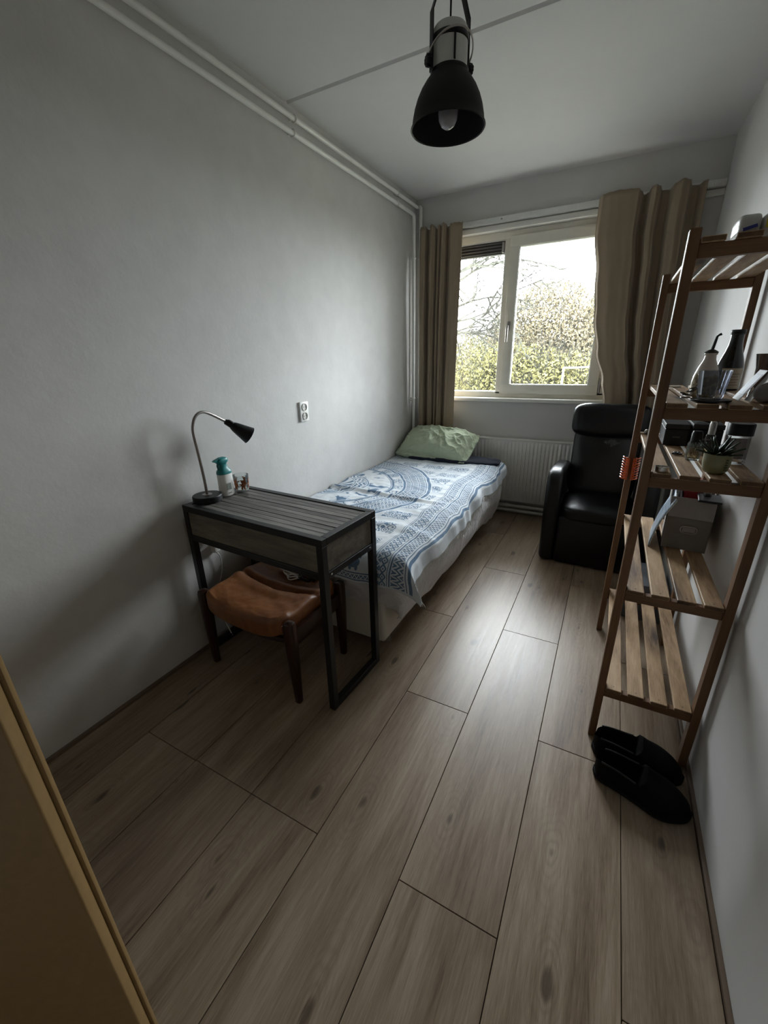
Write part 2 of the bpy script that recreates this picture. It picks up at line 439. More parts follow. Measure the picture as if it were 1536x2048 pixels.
for (x0, x1, z0, z1) in ((sx0+st-.008, sx1-st+.008, sz1-st-.003, sz1-st+.008), (sx0+st-.008, sx1-st+.008, sz0+st-.008, sz0+st+.003),
                         (sx0+st-.008, sx0+st+.003, sz0+st, sz1-st), (sx1-st-.003, sx1-st+.008, sz0+st, sz1-st)):
    b.box(x0, x1, FY-.012, FY+.02, z0, z1, .002)
part('glazing_bead', b, simple('bead_rubber', (.42, .41, .37), .5), sash)
b = B(); b.box(sx0+st-.005, sx1-st+.005, FY+.008, FY+.028, sz0+st-.005, sz1-st+.005); part('pane', b, M_PANE, sash, smooth=0)
# turn handle, hanging down
hx, hz = sx0+.034, 1.60
b = B(); b.box(hx-.013, hx+.013, FY-.026, FY-.016, hz-.035, hz+.035, .004); hb = part('handle', b, M_CHROME, sash)
b = B(); b.tube([(hx, FY-.024, hz), (hx, FY-.058, hz)], .008, 10)
b.tube([(hx, FY-.056, hz+.004), (hx, FY-.060, hz-.02), (hx-.001, FY-.060, hz-.12)], [.009, .010, .009], 10); part('lever', b, M_CHROME, hb)
b = B(); b.tube([(sx1+.012, FY-.014, sz0+.02), (sx1+.012, FY-.014, sz0+.13)], .009, 10); part('hinge', b, M_NICKEL, win)
b = B(); b.tube([(sx1+.012, FY-.014, sz1-.13), (sx1+.012, FY-.014, sz1-.02)], .009, 10); part('hinge', b, M_NICKEL, win)
# fixed left pane with a ventilation grille at its top
b = B(); b.box(WX0+.05, -.912, FY+.03, FY+.05, WZ0+.065, WZ1-.05); part('pane', b, M_PANE, win, smooth=0)
b = B(); b.box(WX0+.05, -.912, FY+.012, FY+.06, 2.135, 2.225, .003); gr = part('ventilation_grille', b, simple('grille_dark', (.045, .042, .040), .5), win)
b = B()
for k in range(4): b.box(WX0+.055, -.93, FY+.004, FY+.013, 2.144+k*.021, 2.152+k*.021, .002)
part('grille_fin', b, simple('grille_fin', (.16, .155, .15), .4), gr)
b = B(); b.box(-.938, -.920, FY+.0, FY+.02, 2.140, 2.215, .003); part('grille_slider', b, M_CHROME, gr)
# sill board
b = B(); b.box(WX0-.03, WX1+.03, BW-.035, FY+.004, 1.000, 1.030, .005); struct('trim_1', b, M_TRIMW)
# lintel board under the curtain rail
b = B(); b.box(WX0-.06, RW-.001, BW-.016, BW+.002, WZ1-.004, WZ1+.032, .003); struct('trim_2', b, M_TRIMW)

# ------------------------------------------------------------------ outdoors
def leafmat(name, c1, c2):
    m = NT(name); oi = m.n('TexCoord')
    f = m.noise(m.coord('Object'), 1.7, 3)
    f2 = m.noise(m.coord('Object'), 16, 2)
    cc = m.ramp(m.ma('ADD', m.ma('MULTIPLY', f, .5), m.ma('MULTIPLY', f2, .5)), [(.35, c1), (.65, c2)])
    return m.fin(cc, .8, 0, .1)
LK = .23
M_LEAFY = leafmat('yellow_green_leaf', (.36*LK, .34*LK, .11*LK), (.66*LK, .60*LK, .26*LK))
M_LEAFB = leafmat('pinkish_bud', (.40*LK, .34*LK, .16*LK), (.62*LK, .50*LK, .36*LK))
M_TWIG = leafmat('twig_bark', (.05*LK, .045*LK, .04*LK), (.20*LK, .20*LK, .15*LK))
M_GRASS = leafmat('field_grass', (.085, .084, .062), (.115, .112, .085))
GZ = -.7
b = B(); b.box(-70, 45, BW+.6, 120, GZ-.2, GZ); struct('ground', b, M_GRASS)
def bush(c, rx, ry, top, seed, label, leaf, nst=26, ntw=900, nlf=5200, lsize=.058):
    rnd = random.Random(seed); cx, cy = c
    t = thing('bush', (cx, cy, GZ), label, 'bush', 'bushes across the field')
    def inside():
        while True:
            u, v, w = rnd.uniform(-1, 1), rnd.uniform(-1, 1), rnd.uniform(0, 1)
            if abs(u)**2.6+abs(v)**2.6+w**2.6 < 1-.10*noise.noise(Vector((u*3, seed, w*3))): return Vector((cx+u*rx, cy+v*ry, GZ+w*(top-GZ)))
    st, tw, lf = B(), B(), B()
    for k in range(nst):
        p = inside(); a = Vector((cx+(p.x-cx)*.35, cy+(p.y-cy)*.35, GZ))
        m_ = (a+p)/2+Vector((rnd.uniform(-.25, .25), 0, rnd.uniform(-.1, .3)))
        st.tube([a, m_, p], [.045, .028, .010], 5)
    bm = tw.bm
    for k in range(ntw):
        p = inside(); out = (p-Vector((cx, cy, GZ-.6))).normalized()
        d = (out+Vector((rnd.gauss(0, .45), rnd.gauss(0, .45), rnd.gauss(.2, .4)))).normalized()
        L = rnd.uniform(.25, .8); r = rnd.uniform(.004, .010)
        q = p+d*L*.5+Vector((rnd.uniform(-.05, .05), 0, 0)); e = p+d*L+Vector((rnd.uniform(-.12, .12), 0, rnd.uniform(-.02, .1)))
        x = d.orthogonal().normalized(); y = d.cross(x)
        rg = []
        for (pp, rr) in ((p, r), (q, r*.75), (e, r*.35)):
            rg.append([bm.verts.new(pp+(x*cos(2.094*i)+y*sin(2.094*i))*rr) for i in range(3)])
        for a_, b_ in zip(rg, rg[1:]):
            for i in range(3): bm.faces.new((a_[i], a_[(i+1) % 3], b_[(i+1) % 3], b_[i]))
    bm = lf.bm
    for k in range(nlf):
        p = inside(); s = lsize*rnd.uniform(.5, 1.3)
        x = Vector((rnd.gauss(0, 1), rnd.gauss(0, 1), rnd.gauss(0, 1))).normalized(); y = x.orthogonal().normalized()
        z = x.cross(y)*s*.25
        v = [bm.verts.new(p+w) for w in (-x*s, y*s*.5+z, x*s, -y*s*.5+z)]
        bm.faces.new(v)
    part('stem', st, M_TWIG, t, kind='stuff'); part('twig', tw, M_TWIG, t, kind='stuff', smooth=0)
    part('leaf', lf, leaf, t, kind='stuff', smooth=0)
bush((-2.25, 16.5), 2.4, 1.6, 3.65, 1, 'tall rounded yellow-green bush filling the right window pane', M_LEAFB, 36, 4200, 30000)
bush((-.2, 18.5), 1.9, 1.5, 3.4, 2, 'shorter budding bush behind the right edge of the right pane', M_LEAFB, 26, 2600, 17000)
bush((-5.2, 17.5), 1.7, 1.5, 2.2, 3, 'low yellowish bush low in the left window pane', M_LEAFY, 22, 1500, 7500)
bush((-3.2, 14.6), 2.6, .9, 1.75, 4, 'bright yellow-green thicket low in front of the tall bush', M_LEAFY, 24, 1800, 9000)
bush((-1.0, 14.2), 1.5, .8, 1.45, 5, 'yellow-green shrub low behind the white post', M_LEAFY, 14, 900, 4200)
bush((-5.0, 22.0), 3.2, 1.5, 2.55, 6, 'distant grey-brown bush seen above the low left bush', M_LEAFB, 26, 2600, 17000)
# bare tree at the left, its branches reach into the left pane
rnd = random.Random(11)
t = thing('bare_tree', (-5.35, 12.5, GZ), 'bare leafless tree with thin branches against white sky in left pane', 'tree')
b = B(); b.tube([(-5.35, 12.5, GZ), (-5.25, 12.5, 1.5), (-5.15, 12.45, 3.2), (-5.05, 12.4, 5.2)], [.16, .13, .10, .05], 8); part('trunk', b, M_TWIG, t)
def branch(b, p, d, L, r, depth):
    pts = [p]; rs = [r]; n = 5
    for k in range(n):
        d = (d+Vector((rnd.gauss(0, .16), rnd.gauss(0, .12), rnd.gauss(.03, .16)))).normalized()
        p = p+d*L/n; pts.append(p); rs.append(r*(1-.8*(k+1)/n))
        if depth > 0 and k > 0:
            for _ in range(2):
                e = (d+Vector((rnd.gauss(0, .6), rnd.gauss(0, .4), rnd.gauss(0, .6)))).normalized()
                branch(b, p, e, L*rnd.uniform(.35, .6), max(r*.5, .016), depth-1)
    b.tube(pts, rs, 4)
for k, (z, e) in enumerate(((1.7, .08), (2.2, .12), (2.6, .30), (3.0, .18), (3.4, .35), (2.0, -.05))):
    b = B(); branch(b, Vector((-5.25+.03*k, 12.45, z)), Vector((1, .12, e)), 2.3, .060, 2)
    part('branch', b, M_TWIG, t, smooth=0)
# white frame standing on the field
t = thing('field_goal', (-1.1, 13.2, GZ), 'white tubular frame standing among the bushes outside', 'goal post')
M_GOAL = simple('white_tube', (.12, .12, .12), .4)
for x in (-1.30, -.62):
    b = B(); b.tube([(x, 13.2, GZ), (x, 13.2, 1.02)], .028, 8); part('post', b, M_GOAL, t)
b = B(); b.tube([(-1.30, 13.2, 1.0), (-1.0, 13.2, 1.0), (-.62, 13.2, 1.02)], .026, 8); part('crossbar', b, M_GOAL, t)

# ------------------------------------------------------------------ door leaf (opened inwards, near left)
th = radians(45); dd = Vector((sin(th), cos(th), 0)); nn = Vector((cos(th), -sin(th), 0))
E0 = Vector((-.5897, .1105, 0)); W = .84
door = structroot('door_1', (E0.x-dd.x*W, E0.y-dd.y*W, 0))
mdoor = Matrix((dd, -nn, Vector((0, 0, 1)))).transposed().to_4x4(); mdoor.translation = E0-dd*W
b = B(); b.box(0, W, 0, .027, .012, 2.03, .004, 3, mdoor); part('door_leaf', b, M_DOOR, door)
b = B(); b.box(-.004, W+.0045, .0275, .0375, .012, 2.034, .0022, 2, mdoor); part('rebate_lip', b, M_DOOR, door)

# ------------------------------------------------------------------ heating pipes and radiator
def elbow(a, c, e, r, n=7):
    a, c, e = Vector(a), Vector(c), Vector(e); p = c+(a-c).normalized()*r; q = c+(e-c).normalized()*r
    return [p.lerp(c, k/n).lerp(c.lerp(q, k/n), k/n) for k in range(n+1)]
def clampb(p, axis):
    b = B()
    for s in (0,):
        q = {'y': [(cos(a)*.0165, 0, sin(a)*.0165) for a in [i*pi/8 for i in range(16)]],
             'z': [(cos(a)*.0165, sin(a)*.0165, 0) for a in [i*pi/8 for i in range(16)]]}[axis]
        b.tube([Vector(p)+Vector(v) for v in q], .0035, 6, closed=True)
    return b
px1, pz1, px2, pz2 = LW+.030, 2.457, LW+.030, 2.522
cy1, cy2 = BW-.050, BW-.030
hp = thing('heating_pipe', (px1, 1.5, pz1), 'lower white heating pipe along the left wall turning down the corner', 'pipe', None)
cx1 = LW+.032
b = B(); b.tube([(px1, NW+.002, pz1)]+elbow((px1, 1, pz1), (px1, cy1-.055, pz1), (px1, cy1-.055, 1), .03)+[(px1, cy1-.055, .35), (px1, cy1-.055, .10)], .0125, 12)
part('tube', b, M_PIPE, hp)
for y in (2.12, 3.32):
    b = clampb((px1, y, pz1), 'y'); b.bar((px1-.014, y, pz1), (LW, y, pz1), .010, .010); part('clamp', b, M_PIPE, hp)
for z in (2.15, 1.02):
    b = clampb((px1, cy1-.055, z), 'z'); b.bar((px1-.014, cy1-.055, z), (LW, cy1-.055, z), .012, .012); part('clamp', b, M_PIPE, hp)
hp = thing('heating_pipe', (px2, 1.5, pz2), 'upper white heating pipe just under the ceiling turning down the corner', 'pipe', None)
b = B(); xx2 = LW+.062
b.tube([(px2, NW+.002, pz2)]+elbow((px2, 1, pz2), (px2, cy2-.012, pz2), (xx2, cy2-.012, pz2), .014)+elbow((px2+.01, cy2-.012, pz2), (xx2, cy2-.012, pz2), (xx2, cy2-.012, 1), .015)+[(xx2, cy2-.012, .4), (xx2, cy2-.012, .10)], .0125, 12)
part('tube', b, M_PIPE, hp)
for y in (2.14, 3.32):
    b = clampb((px2, y, pz2), 'y'); b.bar((px2-.014, y, pz2), (LW, y, pz2), .010, .010); part('clamp', b, M_PIPE, hp)
for z in (2.15, 1.02):
    b = clampb((xx2, cy2-.012, z), 'z'); b.bar((xx2, cy2+.002, z), (xx2, BW, z), .012, .012); part('clamp', b, M_PIPE, hp)
# radiator
rx0, rx1, rz0, rz1, ry = -1.54, -.10, .135, .690, 3.655
rad = thing('radiator', (-.82, BW-.05, rz0), 'white ribbed panel radiator under the window between bed and recliner', 'radiator')
b = B(); b.box(rx0, rx1, ry+.008, ry+.050, rz0, rz1, .004); part('radiator_core', b, M_PIPE, rad)
def ribs(u, v):
    x = rx0+.004+u*(rx1-rx0-.008); z = rz0+v*(rz1-rz0)
    ph = (u*46) % 1.0
    flute = max(0, min(1, (.5-abs(ph-.5))*5-.6))
    edge = max(0, min(1, (min(z-rz0, rz1-z)-.030)/.014))
    return Vector((x, ry+.007-.0095*flute*edge-(.0015 if edge > 0 else 0), z))
b = B(); b.grid(46*8, 26, ribs, True); part('ribbed_panel', b, M_PIPE, rad, smooth=50)
b = B(); b.box(rx0-.004, rx1+.004, ry-.002, ry+.056, rz1-.006, rz1+.006, .003); part('top_grille', b, M_PIPE, rad)
for z, yy in ((.083, 3.690), (.034, 3.702)):
    lab = 'upper of two white pipes running under the radiator' if z > .05 else 'lower of two white pipes running under the radiator at floor level'
    t = thing('floor_pipe', (-.8, yy, z), lab, 'pipe')
    b = B(); b.tube([(LW+.09, yy, z), (RW-.01, yy, z)], .014, 10); part('tube', b, M_PIPE, t)
    b = B(); b.tube([(-.72, yy, z), (-.69, yy, z)], .0175, 10)
    b.bar((-.705, yy+.012, z), (-.705, BW, z), .010, .010); part('coupling', b, M_PIPE, t)

# ------------------------------------------------------------------ curtain rail and curtains
cr_ = thing('curtain_rail', (-.6, BW-.03, 2.345), 'long white curtain rail screwed above the window', 'curtain rail')
b = B()
b.box(LW+.05, RW-.004, BW-.040, BW-.002, 2.352, 2.362, .002)
for yy in (BW-.040, BW-.024, BW-.006): b.box(LW+.05, RW-.004, yy, yy+.004, 2.325, 2.354, .001)
part('profile', b, M_RAIL, cr_)
b = B(); b.tube([(-.93, BW-.042, 2.345), (-.93, BW-.038, 2.345)], .006, 10); part('screw', b, M_NICKEL, cr_)
b = B()
for k in range(9): b.box(.325+k*.011, .331+k*.011, BW-.043, BW-.040, 2.330, 2.350, .001)
part('glider', b, M_PLASTIC, cr_, kind='stuff')
def curtain(name, xl, xr, ztop, zbot, prof, seed, label, yb, gain=1.0):
    def depth(f):
        for (a, p), (c, q) in zip(prof, prof[1:]):
            if f <= c:
                k = (f-a)/(c-a); k = k*k*(3-2*k); return p+(q-p)*k
        return prof[-1][1]
    def fn(u, v):
        z = ztop+(zbot-ztop)*v
        x0, x1 = xl(v), xr(v)
        f = u+.018*noise.noise(Vector((u*4, v*1.6, seed)))*(u*(1-u)*4)
        d = depth(max(0, min(1, f)))
        top = max(0, 1-v*9); g = gain*(.80+.30*min(1, v*3))
        y = yb+d*g+.012*noise.noise(Vector((u*5, v*2.0, seed+3)))+.004*noise.noise(Vector((u*16, v*9, seed)))
        x = x0+(x1-x0)*u-.10*(d+.01)*(u*(1-u)*4)
        y = min(y, BW-.046)
        zz = z+top*(-.22*d+.010*noise.noise(Vector((u*12, 0, seed))))
        return Vector((x, y, zz))
    b = B(); b.grid(260, 60, fn, True)
    o = part(name, b, M_CURT, smooth=80, origin=((xl(0)+xr(0))/2, yb, zbot))
    md = o.modifiers.new('thickness', 'SOLIDIFY'); md.thickness = .003; md.offset = -1
    return tag(o, label, 'curtain')
curtain('curtain', lambda v: LW+.080, lambda v: -1.212-.018*v, 2.350, .758,
        [(0, -.01), (.05, -.035), (.15, -.04), (.19, .02), (.24, .03), (.26, -.03), (.32, -.052), (.37, -.03), (.395, .03), (.42, -.015), (.47, -.03), (.51, -.005),
         (.53, -.045), (.58, -.058), (.62, -.03), (.645, .03), (.68, .02), (.74, -.018), (.85, -.028), (1, -.02)], 3,
        'long beige curtain gathered at the left side of the window beside the white pipes', BW-.090)
def rl(v):
    pts = [(0, -.262), (.13, -.262), (.30, -.222), (.47, -.196), (.62, -.150), (.75, -.085), (.85, -.052), (1, -.05)]
    for (a, p), (c, q) in zip(pts, pts[1:]):
        if v <= c: 
            k = (v-a)/(c-a); k = k*k*(3-2*k); return p+(q-p)*k
    return pts[-1][1]
curtain('curtain', rl, lambda v: .330+.02*v, 2.350, .80,
        [(0, -.015), (.04, -.040), (.15, -.058), (.28, -.052), (.37, -.040), (.405, .0), (.45, .055), (.485, .03), (.50, -.04), (.535, -.055), (.575, -.03), (.62, .045),
         (.68, .045), (.71, -.03), (.77, -.062), (.84, -.035), (.875, .035), (.93, .045), (.97, .0), (1, -.005)], 8,
        'wide beige curtain hanging at the right of the window behind the recliner', BW-.110, 1.1)

# ------------------------------------------------------------------ bed
BX0, BX1, BY0, BY1, BZ = -1.640, -.682, 1.440, 3.44, .524
bed = thing('bed', (-1.2, 2.45, 0), 'single box spring bed with white sheet along the left wall under the window', 'bed')
b = B(); b.box(-1.625, -.808, 1.468, 3.42, .060, .285, .018, 3); part('base', b, M_BASE, bed)
b = B(); b.box(BX0, BX1-.026, BY0+.030, BY1, .288, BZ-.012, .055, 5); part('mattress', b, M_TICK, bed, label='dark grey mattress cover showing at the head corner')
for x, y in ((-.850, 1.57), (-1.56, 1.57), (-.850, 3.30), (-1.56, 3.30)):
    b = B(); b.lathe([(.024, 0), (.026, .004), (.026, .012), (.021, .014), (.021, .0598)], (x, y, 0), 20); part('leg', b, M_CHROME, bed, label='short round chrome leg' if y < 2 and x > -1 else None)
# fitted sheet: skirt round foot and right side
def sheet(u, v):
    Lf = BX1-BX0-.055; Lc = .055*pi/2; Ls = 3.24-BY0
    s = u*(Lf+Lc+Ls)
    if s < Lf: p = Vector((BX0+s, BY0, 0)); n = Vector((0, -1, 0))
    elif s < Lf+Lc:
        a = (s-Lf)/.055; c = Vector((BX1-.055, BY0+.055, 0)); n = Vector((sin(a), -cos(a), 0)); p = c+n*.055
    else: p = Vector((BX1, BY0+.055+(s-Lf-Lc), 0)); n = Vector((1, 0, 0))
    side = max(0, min(1, (s-Lf+.02)/.16))
    zb = .235-.02*sin(s*5)-side*(.085+.02*sin(s*2.3+1)); 
    zb -= max(0, side*min(1, (s-1.15)/.5))*.03
    zt = BZ-.026
    # profile: over the edge, bulging, then tucked in towards the base
    z = zt+(zb-zt)*v
    nz = noise.noise(Vector((s*3.0, v*2.2, 4)))*.020+noise.noise(Vector((s*9.0+v*4, v*3.0, 9)))*.008
    nz += .007*sin(s*26+v*9)*v*(1-side*.5)
    tuck = max(0, (v-.42)/.58)
    inn = -.010*(1-v)*2+.012*sin(min(1, v*1.5)*pi)-tuck*tuck*(.040 if side < .5 else .072)
    if v < .12: inn -= (1-v/.12)**2*.040; z += (1-v/.12)**2*.012
    p = p+n*(inn+nz*(.4+v)); 
    return Vector((p.x, max(p.y, BY0-.03), z))
b = B(); b.grid(260, 34, sheet); 
so = part('fitted_sheet', b, M_SHEET, bed, smooth=85)
md = so.modifiers.new('thickness', 'SOLIDIFY'); md.thickness = .003; md.offset = 1

# ---- patterned throw
def throw_mat():
    m = NT('blue_patterned_throw')
    uv = m.n('UVMap'); uv.uv_map = 'sheet'; sp = m.n('SeparateXYZ'); m.t.links.new(uv.outputs[0], sp.inputs[0])
    X, Y = sp.outputs['X'], sp.outputs['Y']       # X: metres in from the right hem, Y: metres from the foot hem
    A = m.ma
    wob = m.n('TexNoise'); m.t.links.new(uv.outputs[0], wob.inputs['Vector']); wob.inputs['Scale'].default_value = 9
    def line(v, c, w): return A('LESS_THAN', A('ABSOLUTE', A('SUBTRACT', v, c)), w)
    def band(v, a, c): return A('MULTIPLY', A('GREATER_THAN', v, a), A('LESS_THAN', v, c))
    def OR(*l):
        r = l[0]
        for x in l[1:]: r = A('MAXIMUM', r, x)
        return r
    def AND(*l):
        r = l[0]
        for x in l[1:]: r = A('MULTIPLY', r, x)
        return r
    def NOT(a): return A('SUBTRACT', 1.0, a)
    def tri(v, p): return A('ABSOLUTE', A('SUBTRACT', A('FRACT', A('DIVIDE', v, p)), .5))   # 0..0.5
    def zig(across, along, a0, a1, p, w=.28, n=2):
        t = A('DIVIDE', A('SUBTRACT', across, a0), a1-a0)
        f = A('FRACT', A('ADD', A('MULTIPLY', t, n), A('MULTIPLY', tri(along, p), 2.0)))
        return AND(band(across, a0, a1), A('LESS_THAN', A('ABSOLUTE', A('SUBTRACT', f, .5)), w))
    def dia(across, along, a0, a1, p):
        t = A('ABSOLUTE', A('SUBTRACT', A('DIVIDE', A('SUBTRACT', across, a0), a1-a0), .5))
        s_ = A('ADD', t, tri(along, p))
        return AND(band(across, a0, a1), OR(AND(A('GREATER_THAN', s_, .34), A('LESS_THAN', s_, .62)), A('LESS_THAN', s_, .15)))
    # right border: two patterned bands between fine lines
    border = OR(line(X, .083, .007), line(X, .100, .002), zig(X, Y, .108, .152, .028, .26, 2), line(X, .160, .004), line(X, .173, .002),
                dia(X, Y, .180, .216, .036), zig(X, Y, .216, .238, .036, .3, 1), line(X, .247, .003), line(X, .258, .002))
    inborder = A('GREATER_THAN', X, .262)
    foot = OR(line(Y, .014, .003), AND(zig(Y, X, .020, .040, .022, .3, 1), A('GREATER_THAN', X, .07)), line(Y, .047, .003))
    head = OR(zig(Y, X, 1.90, 1.955, .030, .26, 2), zig(Y, X, 1.985, 2.03, .030, .26, 2), line(Y, 1.885, .004), line(Y, 1.970, .003), line(Y, 2.045, .005))
    # big medallion at the wall edge
    dx = A('SUBTRACT', X, 1.075); dy = A('SUBTRACT', Y, 1.02)
    R = A('SQRT', A('ADD', A('MULTIPLY', dx, dx), A('MULTIPLY', dy, dy)))
    TH = A('ARCTAN2', dy, dx)
    def rz(a0, a1, per, w, n): return zig(R, A('MULTIPLY', TH, (a0+a1)/2), a0, a1, per, w, n)
    rings = OR(line(R, .705, .010), line(R, .683, .003), rz(.640, .675, .026, .28, 1), line(R, .632, .003), rz(.588, .624, .026, .28, 1), line(R, .580, .003),
               rz(.540, .572, .026, .3, 1), line(R, .526, .008), line(R, .440, .008), line(R, .424, .003), line(R, .25, .004), line(R, .235, .002), line(R, .15, .003), rz(.16, .23, .08, .22, 2),
               AND(band(R, .03, .14), A('GREATER_THAN', A('SINE', A('ADD', A('MULTIPLY', TH, 10), A('MULTIPLY', R, 60))), .35)))
    vo = m.n('TexVoronoi'); m.t.links.new(uv.outputs[0], vo.inputs['Vector']); vo.inputs['Scale'].default_value = 27
    curl = A('GREATER_THAN', A('SINE', A('ADD', A('MULTIPLY', vo.outputs['Distance'], 22), A('MULTIPLY', wob.outputs['Fac'], 5))), .15)
    figs = AND(band(R, .448, .512), A('GREATER_THAN', A('SINE', A('MULTIPLY', TH, 22)), -.35), curl)
    fill = AND(band(R, .26, .415), A('GREATER_THAN', A('ADD', wob.outputs['Fac'], A('MULTIPLY', A('SINE', A('MULTIPLY', TH, 30)), .08)), .60))
    outside = AND(A('GREATER_THAN', R, .725), inborder)
    # field outside the medallion: rows of scroll blocks
    fx = A('FRACT', A('DIVIDE', A('SUBTRACT', X, .28), .205)); fy = A('FRACT', A('DIVIDE', A('SUBTRACT', Y, .165), .185))
    cell = AND(band(fx, .10, .86), band(fy, .12, .72))
    low = A('LESS_THAN', Y, .56)
    blocks = AND(outside, cell, curl, A('GREATER_THAN', Y, .165), A('LESS_THAN', Y, 1.86))
    stripes = AND(outside, NOT(low), A('GREATER_THAN', A('SINE', A('MULTIPLY', Y, 70)), .75), A('LESS_THAN', Y, 1.86))
    # foot row: small ornament figures built of ellipses
    gx = A('SUBTRACT', A('FRACT', A('DIVIDE', A('SUBTRACT', X, .275), .155)), .5); gy = A('DIVIDE', A('SUBTRACT', Y, .105), .155)
    def ell(cx, cy, rx, ry):
        a = A('DIVIDE', A('SUBTRACT', gx, cx), rx); c = A('DIVIDE', A('SUBTRACT', gy, cy), ry)
        return A('LESS_THAN', A('ADD', A('MULTIPLY', a, a), A('MULTIPLY', c, c)), 1.0)
    orn = AND(inborder, band(Y, .055, .16), OR(ell(0, -.06, .20, .15), ell(.17, .02, .09, .10), ell(.25, -.09, .04, .14), ell(-.11, -.21, .05, .09), ell(.09, -.21, .05, .09),
                          ell(-.08, .17, .035, .07), ell(.03, .21, .035, .06), ell(.13, .18, .035, .06), ell(-.18, .13, .035, .06)), A('GREATER_THAN', wob.outputs['Fac'], .40))
    ink = OR(AND(border, A('GREATER_THAN', Y, .012)), AND(inborder, OR(foot, head)), AND(inborder, rings), AND(inborder, figs), AND(inborder, fill), blocks, orn)
    soft = OR(stripes, AND(inborder, band(R, .0, .72), A('GREATER_THAN', wob.outputs['Fac'], .56)))
    c3 = m.noise(m.coord('Object'), 4, 3)
    white = m.ramp(c3, [(.3, (.56, .60, .64)), (.7, (.66, .69, .71))])
    wear = m.noise(m.coord('Object'), 260, 2)
    fade = A('ADD', .52, A('MULTIPLY', m.noise(m.coord('Object'), 9, 3), .30))
    k = A('MULTIPLY', ink, A('ADD', fade, A('MULTIPLY', wear, .35)))
    col = m.mix(A('MULTIPLY', soft, .30), white, (.20, .30, .42))
    col = m.mix(A('MINIMUM', k, 1.0), col, (.048, .118, .215))
    m.bump(A('ADD', wear, A('MULTIPLY', m.noise(m.coord('Object'), 30, 4), 2.0)), .35, .002)
    return m.fin(col, .9, 0, .1)
M_THROW = throw_mat()
TXR, TYF = .115, .135          # overhang on the right and at the foot
def throw_point(a, c):
    """a: metres in from right hem, c: metres from the foot hem"""
    xr = BX1-.028*min(1, max(0, (c-.3)/1.2))
    ox = TXR-a+.028*noise.noise(Vector((c*2.6, 1, 2)))+.010*noise.noise(Vector((c*9, 3, 2)))
    oy = TYF-c
    def drop(o, r):
        o += r*.57
        if o <= 0: return (o, 0.0) if False else (o, 0.0)
        if o < r*pi/2: return (r*sin(o/r), r-r*cos(o/r))
        return (r+(o-r*pi/2)*.20, r+(o-r*pi/2)*.97)
    rx, ry_ = .055, .085
    hx, zx = drop(ox, rx); hy, zy = drop(oy, ry_)
    x = xr-rx+hx; y = BY0-.004+ry_-hy
    z = BZ+.010-max(zx, zy)-.25*min(zx, zy)
    if zx > 0 and zy > 0: x += .35*min(zx, zy)+.2*zy; y -= .2*zx
    # wrinkles
    f = .012*noise.noise(Vector((a*4.0, c*4.0, .3)))+.006*noise.noise(Vector((a*11, c*9, 5)))+.003*noise.noise(Vector((a*26, c*24, 8)))
    dxy = abs((c-.92)-.05*(a-.5))                 # crease across the bed
    f += .014*math.exp(-(dxy/.024)**2)*max(0, min(1, (a-.22)/.15))-.004*math.exp(-((dxy-.05)/.03)**2)
    f += .010*math.exp(-((c-.36-.10*sin(a*5))/.04)**2)
    f += .012*math.exp(-((c-2.02)/.05)**2)
    z += f+.006
    hang = min(1, zx/.05)
    x += hang*(.009*sin(c*11+1.9*sin(c*5))+.004*sin(c*31+2*sin(c*7))+.018)
    hf = min(1, zy/.06); y -= hf*(.006*sin(a*19)+.008)
    x = max(x, LW+.012)
    return Vector((x, y, z))
NA, NC, LA, LC = 150, 250, 1.10, 2.145
bm = bmesh.new(); ul = bm.loops.layers.uv.new('sheet')
vs = [[None]*(NC+1) for _ in range(NA+1)]; par = {}
for i in range(NA+1):
    for j in range(NC+1):
        a, c = LA*i/NA, LC*j/NC
        c2 = c if j < NC-8 else c+.02*noise.noise(Vector((a*4, 0, 7)))
        v = bm.verts.new(throw_point(a, c2)); vs[i][j] = v; par[v] = (a, c)
for i in range(NA):
    for j in range(NC):
        f = bm.faces.new((vs[i][j], vs[i][j+1], vs[i+1][j+1], vs[i+1][j]))
        for l in f.loops: l[ul].uv = par[l.vert]
b = B(); b.bm.free(); b.bm = bm
tx = thing('bed_throw', (-1.2, 2.4, BZ), 'white throw with blue medallion and zigzag print spread over the bed', 'blanket')
tb = part('cloth', b, M_THROW, tx, smooth=85)
md = tb.modifiers.new('thickness', 'SOLIDIFY'); md.thickness = .003; md.offset = 0
rnd = random.Random(5); b = B()
for k in range(190):
    c = .02+2.10*k/190+rnd.uniform(-.003, .003)
    p = throw_point(0, c); q = throw_point(.01, c); d = (p-q).normalized()
    L = rnd.uniform(.018, .038)
    e = p+d*L*.5+Vector((.001, rnd.uniform(-.008, .008), -L*.5))
    b.tube([p, (p+e)/2+d*.003, e], [.0016, .0013, .0009], 4)
part('fringe', b, M_FRINGE, tx, kind='stuff')

